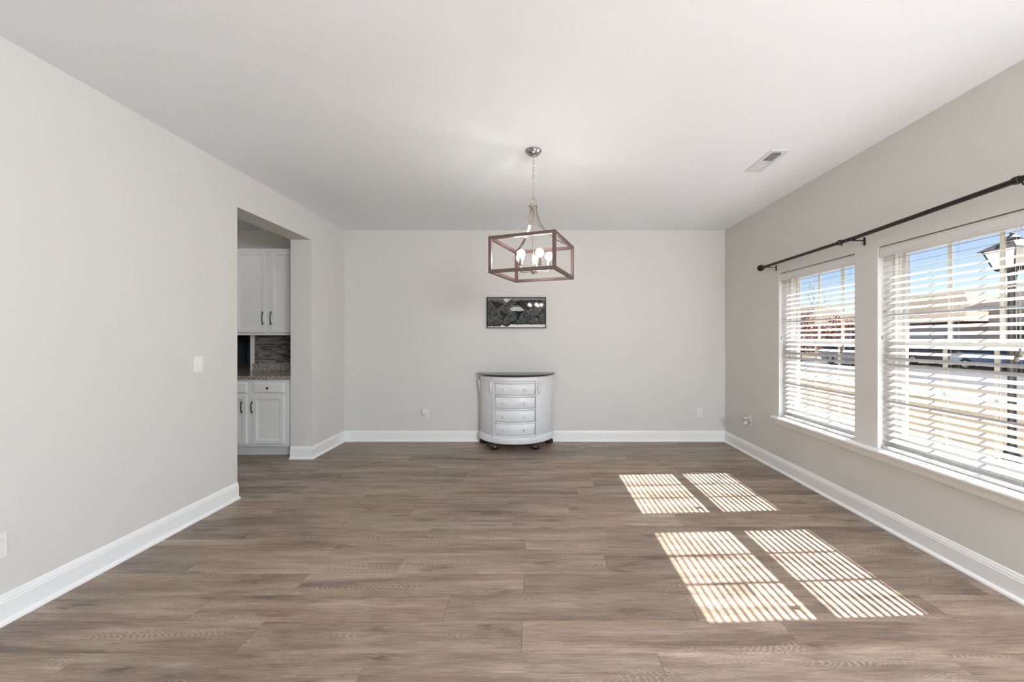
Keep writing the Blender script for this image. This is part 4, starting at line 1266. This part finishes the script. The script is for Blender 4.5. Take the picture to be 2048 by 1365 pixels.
obj('lantern_base', frust(0.085, 0.105, 0.0, 0.025), M_LAMP, lp)
obj('lantern_glass', frust(0.095, 0.150, 0.026, 0.170), M_FROST, lp)
for k in range(4):
    a = PI / 4 + k * PI / 2
    obj('lantern_bar', MB().tube([(lx + K * 0.10 * math.cos(a), ly + K * 0.10 * math.sin(a), LZ + K * 0.024), (lx + K * 0.157 * math.cos(a), ly + K * 0.157 * math.sin(a), LZ + K * 0.175)], 0.008, 6), M_LAMP, lp)
obj('lantern_roof', frust(0.195, 0.045, 0.172, 0.250), M_LAMP, lp)
obj('lantern_cap', MB().lathe([(K * r, LZ + K * z) for r, z in ((0.045, 0.250), (0.05, 0.265), (0.03, 0.28), (0.012, 0.29), (0.014, 0.305), (0.001, 0.315))], (lx, ly, 0), seg=14), M_LAMP, lp, smooth=True)

# parked cars
def car(label, x, y, paint, body='sedan'):
    """car parked along y, origin at its middle on the ground"""
    c = thing('car', label, 'car', (x, y, GZ), 'cars parked across the street')
    z = GZ
    side = [(-2.2, 0.35), (-2.15, 0.75), (-1.45, 0.90), (-0.75, 0.95), (1.65, 0.95), (2.15, 0.88), (2.25, 0.45), (2.2, 0.30), (-2.15, 0.28)]
    cab = [(-0.95, 0.94), (-0.30, 1.40), (0.95, 1.44), (1.75, 0.94)] if body == 'sedan' else [(-1.0, 0.94), (-0.45, 1.62), (1.75, 1.66), (2.1, 0.94)]
    pm = mat('car_paint_' + label.split()[0], paint, 0.25, var=0.03, coat=0.5)
    obj('body', MB().prism([(y + a, z + b) for a, b in side], x - 0.88, x + 0.88, 'x'), pm, c)
    m = MB(); n = len(cab)
    m.add([(x - 0.80 + 0.16 * (b - 0.94) / 0.5, y + a, z + b) for a, b in cab] + [(x + 0.80 - 0.16 * (b - 0.94) / 0.5, y + a, z + b) for a, b in cab],
          [tuple(range(n)), tuple(range(2 * n - 1, n - 1, -1))] + [(k, (k + 1) % n, n + (k + 1) % n, n + k) for k in range(n)])
    obj('glasshouse', m, M_HGLASS, c)
    top = [(a, b) for a, b in cab[1:3]]
    obj('car_roof', MB().box(x - 0.66, x + 0.66, y + top[0][0], y + top[1][0], z + top[0][1] - 0.02, z + top[1][1] + 0.02, 0.015), pm, c)
    for a in (-1.35, 1.40):
        for s in (-1, 1):
            w = obj('wheel', MB().lathe([(0.20, -0.1), (0.32, -0.09), (0.33, 0), (0.32, 0.09), (0.20, 0.1)], (x + s * 0.80, y + a, z + 0.33), (1, 0, 0), 18), M_ASPH, c, smooth=True)
            obj('hubcap', MB().lathe([(0.20, 0), (0.18, 0.012), (0.05, 0.016), (0.001, 0.018)], (x + s * 0.90, y + a, z + 0.33), (s, 0, 0), 14), M_NICKEL, w)
car('blue sedan parked across the street', 24.6, 19.3, rgb(96, 128, 168))
car('dark sport utility car on the driveway across the street', 27.0, 24.6, rgb(34, 38, 48), 'suv')
car('white car parked farther up the street', 21.2, 24.5, rgb(205, 205, 205), 'suv')
